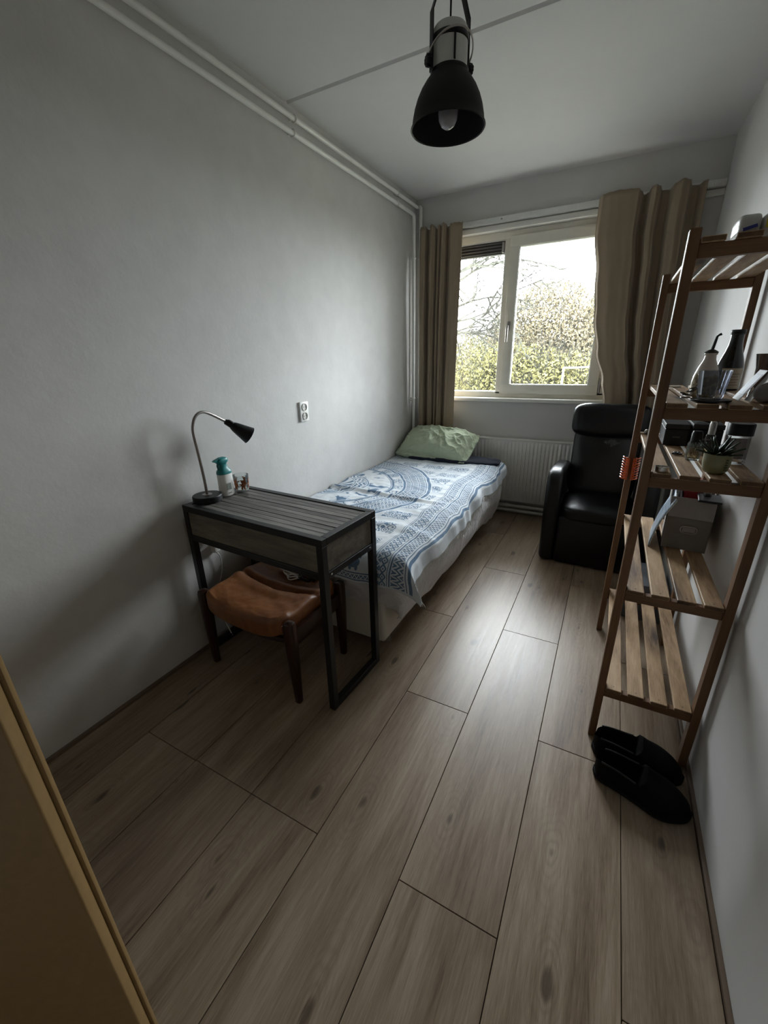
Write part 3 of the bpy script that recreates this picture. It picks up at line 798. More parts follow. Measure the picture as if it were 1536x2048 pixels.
# ---- pillow and the dark cloth under it
def pil(w, q):
    r = 1-.55*max(abs(q.x), abs(q.y))**6*0
    k = (1-min(1, abs(q.x))**2.6)*(1-min(1, abs(q.y))**2.4)
    z = w.z*(.10+.90*max(0, k)**.45)
    s = 1+.07*min(1, abs(q.x))**6*min(1, abs(q.y))**6
    p = Vector((w.x*s, w.y*s, z))
    n1 = noise.noise(Vector((p.x*7+p.y*2, p.y*8, 1.2+q.z)))*.016
    rd = 1-abs(noise.noise(Vector((p.x*10+p.y*7, p.y*5-p.x*3, 3.1))))*2.4
    rd2 = 1-abs(noise.noise(Vector((p.x*6-p.y*9, p.y*8+p.x*4, 7.7))))*2.6
    p.z += (n1+.020*max(0, rd)**3+.017*max(0, rd2)**3)*(.45+.55*k)*(1 if q.z > -.5 else .3)
    return p
pm = Matrix.Translation((-1.300, 3.425, .640)) @ Euler((radians(27), radians(2), radians(-3))).to_matrix().to_4x4()
b = B(); b.puff((0, 0, 0), (.67, .40, .24), 6.5, 80, pm, pil)
tag(part('pillow', b, M_GREEN, smooth=85, origin=(-1.285, 3.40, .55)), 'crumpled light green pillow at the head of the bed', 'pillow')
pm = Matrix.Translation((-1.12, 3.33, .552)) @ Euler((radians(3), 0, radians(2))).to_matrix().to_4x4()
b = B(); b.puff((0, 0, 0), (.80, .20, .045), 4, 16, pm, lambda w, q: w+Vector((0, 0, .006*noise.noise(w*14))))
tag(part('folded_cloth', b, M_NAVY, smooth=85, origin=(-1.15, 3.35, .53)), 'dark navy folded cloth under the green pillow', 'cloth')

# ------------------------------------------------------------------ side table
tb_ = thing('side_table', (-1.217, 1.258, 0), 'narrow industrial table with black metal frame and grey boards beside the bed', 'table', None, radians(-3.4))
hx_, hy_, s = .402, .177, .029
def lp(name, fn, mat, par=tb_, **kw):
    b = B(); fn(b); return part(name, b, mat, par, local=True, **kw)
TZ = .780
for x in (-1, 1):
    for y in (-1, 1):
        cx, cy = x*(hx_-s/2), y*(hy_-s/2)
        lp('leg', lambda b: b.box(cx-s/2, cx+s/2, cy-s/2, cy+s/2, 0, TZ-.0285, .0015, 1), M_BLACK)
    cx = x*(hx_-s/2)
    lp('foot_bar', lambda b: b.box(cx-s/2, cx+s/2, -hy_+s, hy_-s, .0, s, .0015, 1), M_BLACK)
    lp('side_rail', lambda b: b.box(cx-s/2+.002, cx+s/2-.002, -hy_+s, hy_-s, .612, .640, .0015, 1), M_BLACK)
    lp('top_rail', lambda b: b.box(cx-s/2, cx+s/2, -hy_+s, hy_-s, TZ-.028, TZ+.001, .0015, 1), M_BLACK)
for y in (-1, 1):
    cy = y*(hy_-s/2)
    lp('top_rail', lambda b: b.box(-hx_, hx_, cy-s/2, cy+s/2, TZ-.028, TZ+.001, .0015, 1), M_BLACK)
    lp('lower_rail', lambda b: b.box(-hx_+s, hx_-s, cy-s/2+.001, cy+s/2-.001, .612, .640, .0015, 1), M_BLACK)
nb = 9; y0, y1 = -hy_+s, hy_-s; wbd = (y1-y0)/nb
for k in range(nb):
    dz = .0012*((k*7) % 3)/2
    lp('board', lambda b: b.box(-hx_+s+.0008, hx_-s-.0008, y0+k*wbd+.0009, y0+(k+1)*wbd-.0009, TZ-.018, TZ-.0015-dz, .0016, 1), M_BOARD)
lp('drawer_front', lambda b: b.box(-hx_+s+.001, hx_-s-.001, -hy_+.004, -hy_+.020, .641, TZ-.029, .0015, 1), M_PANEL)
lp('back_panel', lambda b: b.box(-hx_+s+.001, hx_-s-.001, hy_-.020, hy_-.006, .641, TZ-.029, .001, 1), M_PANEL)
for x in (-1, 1):
    lp('side_panel', lambda b: b.box(x*(hx_-.012)-.006, x*(hx_-.012)+.006, -hy_+s+.001, hy_-s-.001, .641, TZ-.029, .001, 1), M_PANEL)
lp('drawer_bottom', lambda b: b.box(-hx_+s, hx_-s, -hy_+s, hy_-s, .632, .640), M_PANEL)
for y in (-.13, .13):
    lp('screw', lambda b: b.lathe([(.0045, 0), (.0045, .001), (.002, .0025), (0, .003)], (0, 0, 0), 12, Matrix.Translation((hx_-.002, y, .626)) @ Matrix.Rotation(radians(90), 4, 'Y')), M_SCREW)

# ---- gooseneck desk lamp
dl = thing('desk_lamp', (-1.572, 1.203, TZ+.001), 'black gooseneck desk lamp with round base at the left end of the narrow table', 'lamp')
bx, by, bz = -1.572, 1.203, TZ+.0012
b = B(); b.lathe([(.062, 0), (.065, .003), (.065, .024), (.062, .028), (.022, .0285)], (bx, by, bz), 40); part('base', b, M_PLASTICB, dl)
b = B(); b.lathe([(.022, .0283), (.022, .030), (.020, .0305), (.0, .0305)], (bx, by, bz), 28); part('base_disc', b, M_NICKEL, dl)
neck = [(by, bz+.03), (by-.002, .90), (by-.008, 1.00), (by-.014, 1.08), (by-.012, 1.115), (by+.003, 1.150), (by+.028, 1.170), (by+.060, 1.172), (by+.100, 1.155), (by+.145, 1.130), (by+.175, 1.113)]
def smooth_path(pts, n=6):
    pts = [Vector(p) for p in pts]; out = []
    for i in range(len(pts)-1):
        p0, p1, p2, p3 = pts[max(i-1, 0)], pts[i], pts[i+1], pts[min(i+2, len(pts)-1)]
        for k in range(n):
            t_ = k/n
            out.append(.5*((2*p1)+(-p0+p2)*t_+(2*p0-5*p1+4*p2-p3)*t_*t_+(-p0+3*p1-3*p2+p3)*t_**3))
    return out+[pts[-1]]
b = B(); b.tube(smooth_path([(bx, y, z) for y, z in neck]), .0065, 12); part('gooseneck', b, M_NICKEL, dl)
ax = Vector((.05, .082, -.072)).normalized(); so_ = Vector((bx, by+.165, 1.118))
zx_ = ax.orthogonal().normalized(); mm = Matrix((zx_, ax.cross(zx_), ax)).transposed().to_4x4(); mm.translation = so_
b = B(); b.lathe([(.0, 0), (.010, .0), (.013, .004), (.015, .034), (.017, .036), (.023, .050), (.041, .125), (.042, .128), (.040, .128), (.021, .052), (.0, .048)], (0, 0, 0), 32, mm)
sh = part('lamp_shade', b, M_PLASTICB, dl)
b = B(); b.puff((0, 0, 0), (.006, .013, .03), 3, 5, mm @ Matrix.Translation((.015, 0, .022))); part('switch', b, M_PLASTICB, sh)

# ---- spray bottle
sx_, sy_ = -1.556, 1.302; sz_ = TZ+.0012
sb = thing('spray_bottle', (sx_, sy_, sz_), 'white spray bottle with teal trigger head between desk lamp and tumbler', 'spray bottle')
def body(c, w, d, prof, mat=None):
    b = B(); t_ = bmesh.new(); rg = []; n = 28
    for r, z in prof:
        ring = []
        for k in range(n):
            a = 2*pi*k/n; cx, cy = cos(a), sin(a); e = .75
            ring.append(t_.verts.new((c[0]+w*r*math.copysign(abs(cx)**e, cx), c[1]+d*r*math.copysign(abs(cy)**e, cy), c[2]+z)))
        rg.append(ring)
    for p, q in zip(rg, rg[1:]):
        for k in range(n): t_.faces.new((p[k], p[(k+1) % n], q[(k+1) % n], q[k]))
    t_.faces.new(rg[0][::-1]); t_.faces.new(rg[-1]); b._add(t_, mat); return b
part('body', body((sx_, sy_, sz_), .026, .036, [(.92, 0), (1, .006), (1, .02), (.98, .06), (.97, .104)]), M_PLASTIC, sb)
part('collar', body((sx_, sy_, sz_), .026, .036, [(.99, .1045), (.99, .112), (.90, .122), (.62, .130), (.52, .140), (.50, .150)]), M_TEAL, sb, label='teal shoulder')
hd = part('trigger_head', body((sx_, sy_-.004, sz_), .018, .032, [(.62, .150), (.80, .155), (1.0, .162), (1.02, .170), (.85, .178), (.45, .183)]), M_TEAL, sb, label='teal spray head')
b = B(); b.prism([(-.030, .163), (-.046, .166), (-.052, .171), (-.044, .176), (-.026, .180)], 'x', -.009, .009, .002, 2, Matrix.Translation((sx_, sy_, sz_))); part('nozzle', b, M_TEAL, hd)
b = B(); b.tube([(sx_, sy_-.024, sz_+.160), (sx_, sy_-.030, sz_+.145), (sx_, sy_-.028, sz_+.128)], [.006, .005, .004], 8); part('trigger', b, simple('dark_teal', (.006, .08, .09), .4), hd)
b = B(); b.box(-.0005, .0008, -.012, .012, .030, .062, .0003, 1, Matrix.Translation((sx_+.0262, sy_-.004, sz_))); part('label', b, simple('grey_label', (.22, .24, .22), .5), sb, label='grey printed square')
for k in range(3):
    b = B(); b.lathe([(.0022, 0), (.0022, .0008), (0, .001)], (0, 0, 0), 10, Matrix.Translation((sx_+.0258, sy_-.010+.007*k, sz_+.014)) @ Matrix.Rotation(radians(90), 4, 'Y')); part('label_dot', b, M_PLASTICB, sb)

# ---- tumbler with brown figures
gx_, gy_, gz_ = -1.540, 1.383, TZ+.0012
tg = thing('tumbler', (gx_, gy_, gz_), 'clear glass tumbler printed with brown figures beside the teal spray bottle', 'glass')
b = B(); b.lathe([(.030, 0), (.0315, .003), (.037, .080), (.0355, .081), (.0345, .079), (.0295, .007), (.0, .006)], (gx_, gy_, gz_), 40); part('glass', b, M_GLASS, tg)
b = B(); b.lathe([(.0, .0055), (.0295, .0062), (.0300, .0100), (.0, .0100)], (gx_, gy_, gz_), 32); part('thick_base', b, M_PLASTIC, tg)
M_BEAR = simple('brown_print', (.27, .075, .018), .5, var=.15)
def fig(phi, zc, sc_2):
    b = B(); t_ = bmesh.new()
    for (u, v, ru, rv) in ((0, 0, .010, .013), (0, .017, .009, .008), (-.008, .024, .0035, .0035), (.008, .024, .0035, .0035), (-.013, .004, .006, .0035), (.013, .004, .006, .0035), (-.006, -.015, .0045, .008), (.006, -.015, .0045, .008)):
        n = 12; ring = []
        def P3(uu, vv):
            z = zc+vv*sc_2; r = .0315+(z/.080)*.0055+.0006; a = phi+uu*sc_2/.034
            return (gx_+r*cos(a), gy_+r*sin(a), gz_+z)
        c0 = t_.verts.new(P3(u, v)); ring = [t_.verts.new(P3(u+ru*cos(2*pi*k/n), v+rv*sin(2*pi*k/n))) for k in range(n)]
        for k in range(n): t_.faces.new((c0, ring[k], ring[(k+1) % n]))
    b._add(t_); o = part('printed_figure', b, M_BEAR, tg, smooth=0)
for ph in (-.55, -1.75, .65, 1.9, 3.2): fig(ph, .034, 1.0)

# ------------------------------------------------------------------ leather stool
stl = thing('leather_stool', (-1.26, 1.21, 0), 'tan leather footstool with dark wooden legs pushed under the narrow table', 'stool')
for (x, y, tx_, ty_) in ((-1.000, 1.030, .004, .004), (-1.000, 1.388, .004, -.004), (-1.522, 1.052, -.004, .004), (-1.522, 1.405, -.004, -.004)):
    t_ = bmesh.new(); b = B()
    def leg(u, v): pass
    prof = [(.015, 0), (.0155, .02), (.0235, .27), (.0235, .385), (.020, .398), (.010, .403)]
    b = B(); tb2 = bmesh.new(); rg = []
    for r, z in prof:
        k = z/.40; ring = []
        for q in range(16):
            a = 2*pi*q/16; c_, s_ = cos(a), sin(a)
            ring.append(tb2.verts.new((x+tx_*(1-k)+r*math.copysign(abs(c_)**.6, c_), y+ty_*(1-k)+r*math.copysign(abs(s_)**.6, s_), z)))
        rg.append(ring)
    for p, q in zip(rg, rg[1:]):
        for k in range(16): tb2.faces.new((p[k], p[(k+1) % 16], q[(k+1) % 16], q[k]))
    tb2.faces.new(rg[0][::-1]); tb2.faces.new(rg[-1]); b._add(tb2); part('leg', b, M_MAHOG, stl)
for (a, c) in (((-1.0, 1.050, .315), (-1.0, 1.368, .315)), ((-1.522, 1.072, .315), (-1.522, 1.385, .315))):
    b = B(); b.bar(a, c, .026, .075, .006); part('side_rail', b, M_MAHOG, stl)
def curved_rail(y):
    b = B(); b.tube([(-1.50+.48*k/10, y-.02*(k/10), .290-.035*sin(pi*k/10)) for k in range(11)], .016, 8); return b
part('cross_rail', curved_rail(1.080), M_MAHOG, stl); part('cross_rail', curved_rail(1.385), M_MAHOG, stl)
def cush(w, q):
    x, y = q.x, q.y
    z = w.z
    sag = -.026*(1-x*x)*(1 if q.z > -.2 else 1.0)
    cre = 0
    if q.z > 0:
        yc = .22-.10*(1-x*x)
        cre = -.020*math.exp(-((y-yc)/.045)**2)*(.35+.65*(1-x**4))
        cre += .006*math.exp(-((y-yc-.16)/.10)**2)+.007*math.exp(-((y-yc+.2)/.16)**2)
        cre += -.010*math.exp(-((x+.05)/.5)**2-((y-.72)/.2)**2)
        cre += .0035*noise.noise(Vector((x*3.5, y*5+x*4, 2)))+.002*noise.noise(Vector((x*9, y*9, 6)))
    return Vector((w.x, w.y*(1+.02*(1-x*x)), z+sag+cre))
b = B(); b.puff((0, 0, 0), (.492, .405, .098), 6.5, 40, Matrix.Translation((-1.262, 1.212, .364)) @ Matrix.Rotation(radians(-2.5), 4, 'Z'), cush)
cu_ = part('cushion', b, M_LEATH, stl, smooth=85)
for sx2 in (-1, 1):
    b = B(); pts = []
    for k in range(15):
        y = -.92+1.84*k/14; z = .356+.026-.002
        pts.append(Matrix.Translation((-1.262, 1.212, 0)) @ Matrix.Rotation(radians(-2.5), 4, 'Z') @ Vector((sx2*.2405, y*.2, z)))
    b.tube(pts, .0022, 6); part('piping', b, M_LEATH, cu_)
# power strip, chargers and cables lying on the stool
ps = thing('power_strip', (-1.235, 1.375, .40), 'white power strip with black plugs lying at the back of the leather stool', 'power strip')
pmx = Matrix.Translation((-1.27, 1.378, .414)) @ Matrix.Rotation(radians(-12), 4, 'Z')
b = B(); b.box(-.075, .075, -.026, .026, -.018, .018, .006, 3, pmx); part('body', b, M_PLASTIC, ps)
for k in range(3):
    b = B(); b.lathe([(.019, .0), (.019, .002), (.016, .002), (.015, -.0)], (0, 0, 0), 20, pmx @ Matrix.Translation((-.045+.045*k, 0, .0175)), True, True); part('outlet', b, M_PLASTIC, ps)
b = B(); b.box(-.020, .018, -.017, .017, .018, .045, .005, 2, pmx @ Matrix.Translation((.045, 0, 0))); part('plug', b, M_PLASTICB, ps)
rnd = random.Random(3)
for k, (cx, cy, r_, m_, lab) in enumerate(((-1.155, 1.335, .034, M_PLASTICB, 'loose loops of black cable on the right of the leather stool'), (-1.225, 1.325, .030, M_PLASTIC, 'loose loops of white cable in front of the power strip'))):
    pts = []
    for q in range(46):
        a = q*.42+k; rr = r_*(1+.25*sin(q*.77)); pts.append((cx+rr*1.35*cos(a), cy+rr*.6*sin(a), .398+.006*sin(q*1.3)+.0006*q))
    b = B(); b.tube(smooth_path(pts, 2), .0028, 6)
    tag(part('cable', b, m_, origin=(cx, cy, .40)), lab, 'cable')
b = B(); b.box(-.022, .022, -.016, .016, -.012, .012, .004, 2, Matrix.Translation((-1.128, 1.368, .412)) @ Matrix.Rotation(.5, 4, 'Z'))
tag(part('phone_charger', b, M_PLASTICB, origin=(-1.128, 1.368, .40)), 'small black charger block beside the black cable on the stool', 'charger')

# ---- sockets
so2 = thing('wall_socket', (LW, 2.045, 1.08), 'double white wall socket on the left wall above the bed', 'socket')
b = B(); b.box(LW, LW+.012, 2.005, 2.085, 1.022, 1.140, .004, 3); part('cover_frame', b, M_PLASTIC, so2)
M_INSET = simple('socket_inset', (.55, .53, .48), .4, var=.03)
for z in (1.055, 1.108):
    mx = Matrix.Translation((LW+.012, 2.045, z)) @ Matrix.Rotation(radians(90), 4, 'Y')
    b = B(); b.lathe([(.0225, .0), (.0225, .0045), (.0200, .0045), (.0195, .0005), (0, .0003)], (0, 0, 0), 28, mx); o = part('outlet', b, M_INSET, so2)
    b = B()
    for yy in (-.0095, .0095): b.lathe([(.0028, .0004), (.0028, .0012), (0, .0013)], (0, 0, 0), 10, mx @ Matrix.Translation((0, yy, 0)))
    part('pin_hole', b, M_PLASTICB, o)
pg = thing('wall_plug', (LW, 1.245, .50), 'white plug with thin cable in the wall under the narrow table', 'plug')
b = B(); b.box(LW, LW+.030, 1.228, 1.262, .485, .530, .006, 3); part('plug_body', b, M_PLASTIC, pg)
b = B(); b.tube(smooth_path([(LW+.018, 1.245, .486), (LW+.020, 1.262, .45), (LW+.018, 1.262, .38), (LW+.016, 1.235, .31), (LW+.03, 1.20, .24), (LW+.05, 1.19, .16), (LW+.06, 1.22, .012)]), .0028, 8); part('cord', b, M_PLASTIC, pg)

# ------------------------------------------------------------------ recliner
rc = thing('recliner', (.02, 3.15, 0), 'worn black leather recliner with headrest in the far right corner', 'armchair')
ax0, ax1 = -.300, -.195
def arm(x0, x1):
    b = B()
    poly = [(2.860, .012), (2.842, .30), (2.838, .50), (2.846, .565), (2.870, .615), (2.915, .644), (2.975, .655), (3.06, .648), (3.20, .630), (3.40, .61), (3.44, .58), (3.45, .012)]
    b.prism(poly, 'x', x0, x1, .032, 5); return b
part('armrest', arm(ax0, ax1), M_BLEATH, rc, smooth=60); part('armrest', arm(.245, .350), M_BLEATH, rc, smooth=60)
b = B(); b.box(-.197, .247, 2.836, 3.40, .014, .352, .022, 4); part('front_panel', b, M_BLEATH, rc)
b = B(); b.puff((.025, 3.075, .372), (.446, .50, .110), 5, 22, None, lambda w, q: w+Vector((0, 0, .012*(1-q.x**2)*(1-q.y**2)*(q.z > 0)+.004*noise.noise(w*9)))); part('seat_cushion', b, M_BLEATH, rc, smooth=85)
bmx = Matrix.Translation((.020, 3.345, .655)) @ Matrix.Rotation(radians(-13), 4, 'X')
b = B(); b.puff((0, 0, 0), (.435, .15, .60), 6, 26, bmx, lambda w, q: w+Vector((0, -.020*(1-q.x**2)*(1-q.z**2)*(q.y < 0)+.006*noise.noise(w*8), 0))); part('backrest', b, M_CRACK, rc, smooth=85)
hmx = Matrix.Translation((.020, 3.345, .932)) @ Matrix.Rotation(radians(-9), 4, 'X')
def headf(w, q):
    k = .004*sin(q.x*60)*max(0, abs(q.x)-.80)*5
    return w+Vector((0, -.012*(1-q.z**2)*(q.y < 0)-k, -.008*(1-abs(q.x))**1+.004*noise.noise(w*9)))
b = B(); b.puff((0, 0, 0), (.485, .165, .235), 4.6, 30, hmx, headf); part('headrest', b, M_BLEATH, rc, smooth=85)

# ------------------------------------------------------------------ shelf rack
sr = thing('shelf_rack', (.26, 1.79, 0), 'tall open wooden shelf rack with five slatted shelves against the right wall', 'shelf')
PXL, PXR, PW, PD = .124, .411, .025, .038
SY0, SY1 = 1.425, 2.155
LEV = [.240, .650, 1.045, 1.245, 1.640]
for x in (PXL, PXR):
    for y in (SY0, SY1):
        b = B(); b.box(x-PW/2, x+PW/2, y-PD/2, y+PD/2, 0, 1.661, .002, 1); part('post', b, M_SHELF, sr)
for z in LEV:
    for y in (SY0, SY1):
        b = B(); b.box(PXL+PW/2, PXR-PW/2, y-.012, y+.012, z-.0135-.032, z-.0140, .0015, 1); part('crossbar', b, M_RAILW, sr)
    n = 4; w = .0500; x0 = PXL+PW/2+.002; gap = (PXR-PW/2-.002-x0-n*w)/(n-1)
    for k in range(n):
        b = B(); xa = x0+k*(w+gap); b.box(xa, xa+w, SY0-.020+.002*((k*3) % 2), SY1+.018, z-.0138, z, .0018, 1); o = part('slat', b, M_SLAT, sr)
        for y in (SY0, SY1):
            b = B(); b.lathe([(.0022, z+.0001), (.0022, z+.0006), (0, z+.0008)], (xa+w*.5, y, 0), 8); part('nail', b, M_NICKEL, o)

# ---- hair claw clipped on the far left post
hc = thing('hair_claw', (PXL, SY1-.02, .88), 'orange translucent hair claw clipped on a post of the wooden rack', 'hair clip')
M_AMBER = NT('amber_plastic'); M_AMBER = M_AMBER.fin((.75, .13, .012), .2, 0, .5, Transmission_Weight=.35)
for sx2 in (-1, 1):
    b = B(); pts = []
    b.grid(6, 16, lambda u, v: Vector((PXL+sx2*(.007+.013*sin(u*pi*.7)), SY1-.024-.022+.030*u, .835+.10*v)))
    o = part('claw_half', b, M_AMBER, hc, smooth=80)
    md = o.modifiers.new('thickness', 'SOLIDIFY'); md.thickness = .0025
    b = B()
    for k in range(9):
        z = .838+.0118*k
        b.tube(smooth_path([(PXL+sx2*.014, SY1-.042, z), (PXL+sx2*.024, SY1-.036, z+.001), (PXL+sx2*.031, SY1-.024, z+.002), (PXL+sx2*.034, SY1-.012, z+.003)], 3), [.0034]*9+[.0022], 6)
    part('teeth', b, M_AMBER, o)

# ---- things on the fourth shelf
z4 = LEV[3]+.0005
t = thing('tray', (.245, 1.465, z4), 'thin dark round coaster under the ribbed glass on the fourth shelf', 'coaster')
b = B(); b.lathe([(.040, 0), (.046, .003), (.047, .0075), (.044, .0075), (.0, .006)], (.245, 1.462, z4), 36); part('dish', b, M_BLACK, t)
b = B(); n = 96; tb2 = bmesh.new(); rg = []
for r, z, k in ((.026, .0, 0), (.028, .003, 0), (.0295, .010, 1), (.0360, .070, 1), (.0365, .075, 0), (.0345, .075, 0), (.0270, .012, 0), (0.0001, .010, 0)):
    rg.append([tb2.verts.new((.240+(r+k*.0011*cos(24*2*pi*q/n))*cos(2*pi*q/n), 1.462+(r+k*.0011*cos(24*2*pi*q/n))*sin(2*pi*q/n), z4+.0078+z)) for q in range(n)])
for p, q in zip(rg, rg[1:]):
    for k in range(n): tb2.faces.new((p[k], p[(k+1) % n], q[(k+1) % n], q[k]))
tb2.faces.new(rg[0][::-1]); b._add(tb2)
rg_ = part('ribbed_glass', b, M_SMOKE, smooth=60, origin=(.240, 1.462, z4+.0078)); tag(rg_, 'grey ribbed glass tumbler on the dark coaster near the shelf front', 'glass')
# oil bottle
ob = thing('oil_bottle', (.262, 1.62, z4), 'white ceramic oil bottle painted with olives, black pourer, behind the ribbed glass', 'bottle')
ox_, oy_ = .244, 1.615
M_CERAM = NT('painted_ceramic'); cc_ = M_CERAM.coord('Object'); vo_ = M_CERAM.noise(cc_, 26, 3)
tcz = M_CERAM.n('TexCoord'); spz = M_CERAM.n('SeparateXYZ'); M_CERAM.t.links.new(tcz.outputs['Object'], spz.inputs[0])
lowm = M_CERAM.ma('LESS_THAN', M_CERAM.ma('ADD', spz.outputs['Z'], M_CERAM.ma('MULTIPLY', M_CERAM.ma('SUBTRACT', vo_, .5), .10)), .062)
colc = M_CERAM.mix(lowm, (.60, .53, .45), M_CERAM.ramp(vo_, [(.40, (.12, .075, .03)), (.48, (.42, .33, .16)), (.56, (.05, .04, .03)), (.64, (.45, .40, .30))]))
M_CERAM = M_CERAM.fin(colc, .25, 0, .5)
b = B(); b.lathe([(.030, 0), (.033, .004), (.034, .045), (.032, .062), (.024, .088), (.0155, .108), (.0140, .120), (.0165, .123), (.0165, .126), (.010, .128)], (ox_, oy_, z4), 32); part('body', b, M_CERAM, ob)
b = B(); b.lathe([(.0165, .1262), (.018, .129), (.012, .133), (.007, .136), (.0, .137)], (ox_, oy_, z4), 20); st_ = part('stopper', b, M_PLASTICB, ob)
b = B(); b.tube([(ox_, oy_, z4+.134), (ox_+.003, oy_, z4+.158), (ox_+.005, oy_, z4+.172), (ox_+.009, oy_, z4+.1755), (ox_+.014, oy_, z4+.178)], [.0045, .0040, .0030, .0030, .0040], 8); part('pourer', b, M_PLASTICB, st_)
# dark bottle with a back label
wx_, wy_ = .353, 1.925
w = thing('wine_bottle', (wx_, wy_, z4), 'dark stubby wine bottle with beige label and black screw cap near the wall', 'bottle')
b = B(); b.lathe([(.036, 0), (.040, .004), (.040, .070), (.0385, .084), (.033, .105), (.0255, .128), (.0205, .148), (.0190, .165), (.0188, .182)], (wx_, wy_, z4), 40); part('body', b, M_BROWNG, w, smooth=60)
b = B(); b.lathe([(.0188, .1822), (.0212, .1826), (.0212, .187), (.0198, .188), (.0212, .189), (.0212, .1965), (.0198, .198), (.0, .198)], (wx_, wy_, z4), 32); part('screw_cap', b, M_PLASTICB, w)
M_LAB = simple('beige_label', (.40, .34, .26), .6, var=.05)
def onb(a, z, r): return Vector((wx_+r*cos(a), wy_+r*sin(a), z4+z))
b = B(); b.grid(14, 2, lambda u, v: onb(radians(-128+92*u), .006+.068*v, .0404)); lb = part('label', b, M_LAB, w, smooth=80)
for k in range(5):
    b = B(); b.grid(10, 1, lambda u, v: onb(radians(-120+(72-9*(k % 2))*u), .054-.009*k+.0022*v, .0407)); part('label_line', b, simple('brown_ink', (.16, .13, .10), .6), lb, smooth=80)
# leaning cards and a glass jar with a bag
cd = thing('leaning_card', (.345, 1.52, z4), 'blue and white folded card leaning beside a jar at right end of fourth shelf', 'card')
cm = Matrix.Translation((.316, 1.515, z4)) @ Matrix.Rotation(radians(30), 4, 'Y')
b = B(); b.box(-.0008, .0008, 0, .075, .0008, .092, .0003, 1, cm); part('card_leaf', b, simple('white_card', (.60, .62, .64), .6, var=.03), cd)
b = B(); b.box(-.0016, -.0009, .006, .069, .018, .080, .0002, 1, cm); part('print', b, simple('blue_grey_print', (.20, .24, .30), .5, var=.3, sc_=40), cd)
cm = Matrix.Translation((.333, 1.475, z4)) @ Matrix.Rotation(radians(27), 4, 'Y')
b = B(); b.box(-.0008, .0008, 0, .06, .0008, .085, .0003, 1, cm); part('card_leaf', b, simple('white_card_b', (.60, .60, .58), .6, var=.03), cd)
ja = thing('glass_vase', (.3735, 1.605, z4), 'brownish glass vase at the right end of the fourth shelf', 'vase')
b = B(); b.lathe([(.020, 0), (.023, .004), (.018, .04), (.019, .085), (.026, .122), (.0245, .122), (.0175, .085), (.0165, .04), (.0, .008)], (.3735, 1.605, z4), 32); part('body', b, glass('brown_glass', (.42, .36, .32)), ja)
pb = B(); pb.puff((.363, 1.468, z4+.026), (.058, .050, .052), 2.4, 14, None, lambda w, q: w+Vector((0, 0, .004*noise.noise(w*60))))
tag(part('knitted_ball', pb, fabric('grey_wool', (.22, .20, .185), .15, 300), smooth=85, origin=(.363, 1.468, z4)), 'round grey pouch at the right front of the fourth shelf', 'pouch')
# small dark figure beside the glass and small bits at the far end
kc = thing('key_bunch', (.205, 1.53, z4), 'small bunch of dark keys lying left of the ribbed glass', 'keys')
b = B(); b.tube([(.198+.014*cos(a*pi/8), 1.545+.014*sin(a*pi/8), z4+.004) for a in range(16)], .0016, 6, closed=True); part('ring', b, M_NICKEL, kc)
for k, a in enumerate((-.5, .2, .9)):
    b = B(); b.box(-.006, .006, -.042, -.012, -.0014, .0014, .001, 1, Matrix.Translation((.200, 1.545, z4+.010+.009*k)) @ Matrix.Rotation(a, 4, 'Z') @ Matrix.Rotation(-.25, 4, 'X'))
    b.lathe([(.010, -.0014), (.010, .0014)], (0, -.012, 0), 14, Matrix.Translation((.200, 1.545, z4+.010+.009*k)) @ Matrix.Rotation(a, 4, 'Z') @ Matrix.Rotation(-.25, 4, 'X')); part('key', b, M_BLACK, kc)
b = B(); b.box(-.025, .025, -.008, .008, 0, .006, .002, 2, Matrix.Translation((.210, 2.03, z4)) @ Matrix.Rotation(.2, 4, 'Z'))
tag(part('lighter', b, M_PLASTIC, origin=(.210, 2.03, z4)), 'small white stick lying at the far end of the fourth shelf', 'lighter')

# ---- things on the third shelf
z3 = LEV[2]+.0005
pp = thing('potted_succulent', (.297, 1.475, z3), 'small succulent in an olive green ceramic pot on the third shelf', 'plant')
M_POT = simple('olive_pot_glaze', (.235, .225, .115), .3, var=.06)
b = B(); b.lathe([(.018, 0), (.024, .002), (.030, .010), (.0335, .028), (.034, .056), (.0325, .0575), (.031, .056), (.030, .046), (.0, .044)], (.296, 1.475, z3), 36); part('pot', b, M_POT, pp)
b = B(); b.lathe([(.030, .0455), (.022, .049), (.0, .050)], (.296, 1.475, z3), 24); part('soil', b, simple('dark_soil', (.02, .014, .01), .95), pp)
b = B()
for k in range(5): b.box(.0338, .0345, -.004, .004, .014+.007*k, .018+.007*k, 0, 1, Matrix.Translation((.296, 1.475, z3)) @ Matrix.Rotation(radians(-58), 4, 'Z'))
part('label_print', b, simple('dark_green_ink', (.06, .07, .04), .6), pp)
M_SUCC = simple('succulent_leaf', (.020, .042, .020), .45, var=.4, sc_=60)
rnd = random.Random(9)
for k in range(20):
    a = k*2.4; tilt = .25+.95*(k/20); L = .050+.018*rnd.random()
    d = Vector((cos(a)*sin(tilt), sin(a)*sin(tilt), cos(tilt)))
    side = Vector((-sin(a), cos(a), 0)); nrm = side.cross(d)
    o = Vector((.296+cos(a)*.006, 1.475+sin(a)*.006, z3+.046))
    def lf(u, v, o=o, d=d, side=side, nrm=nrm, L=L):
        w = .0075*(1-u)**.6*(.55+.9*min(1, u*2.5)) if u < 1 else 0
        w = min(w, .0078); s2 = (v*2-1)
        return o+d*(L*u)+side*(w*s2)+nrm*(.0035*(1-s2*s2)*-1+.010*u*u)
    b = B(); b.grid(7, 4, lf); lo = part('leaf', b, M_SUCC, pp, smooth=80); md = lo.modifiers.new('thickness', 'SOLIDIFY'); md.thickness = .002
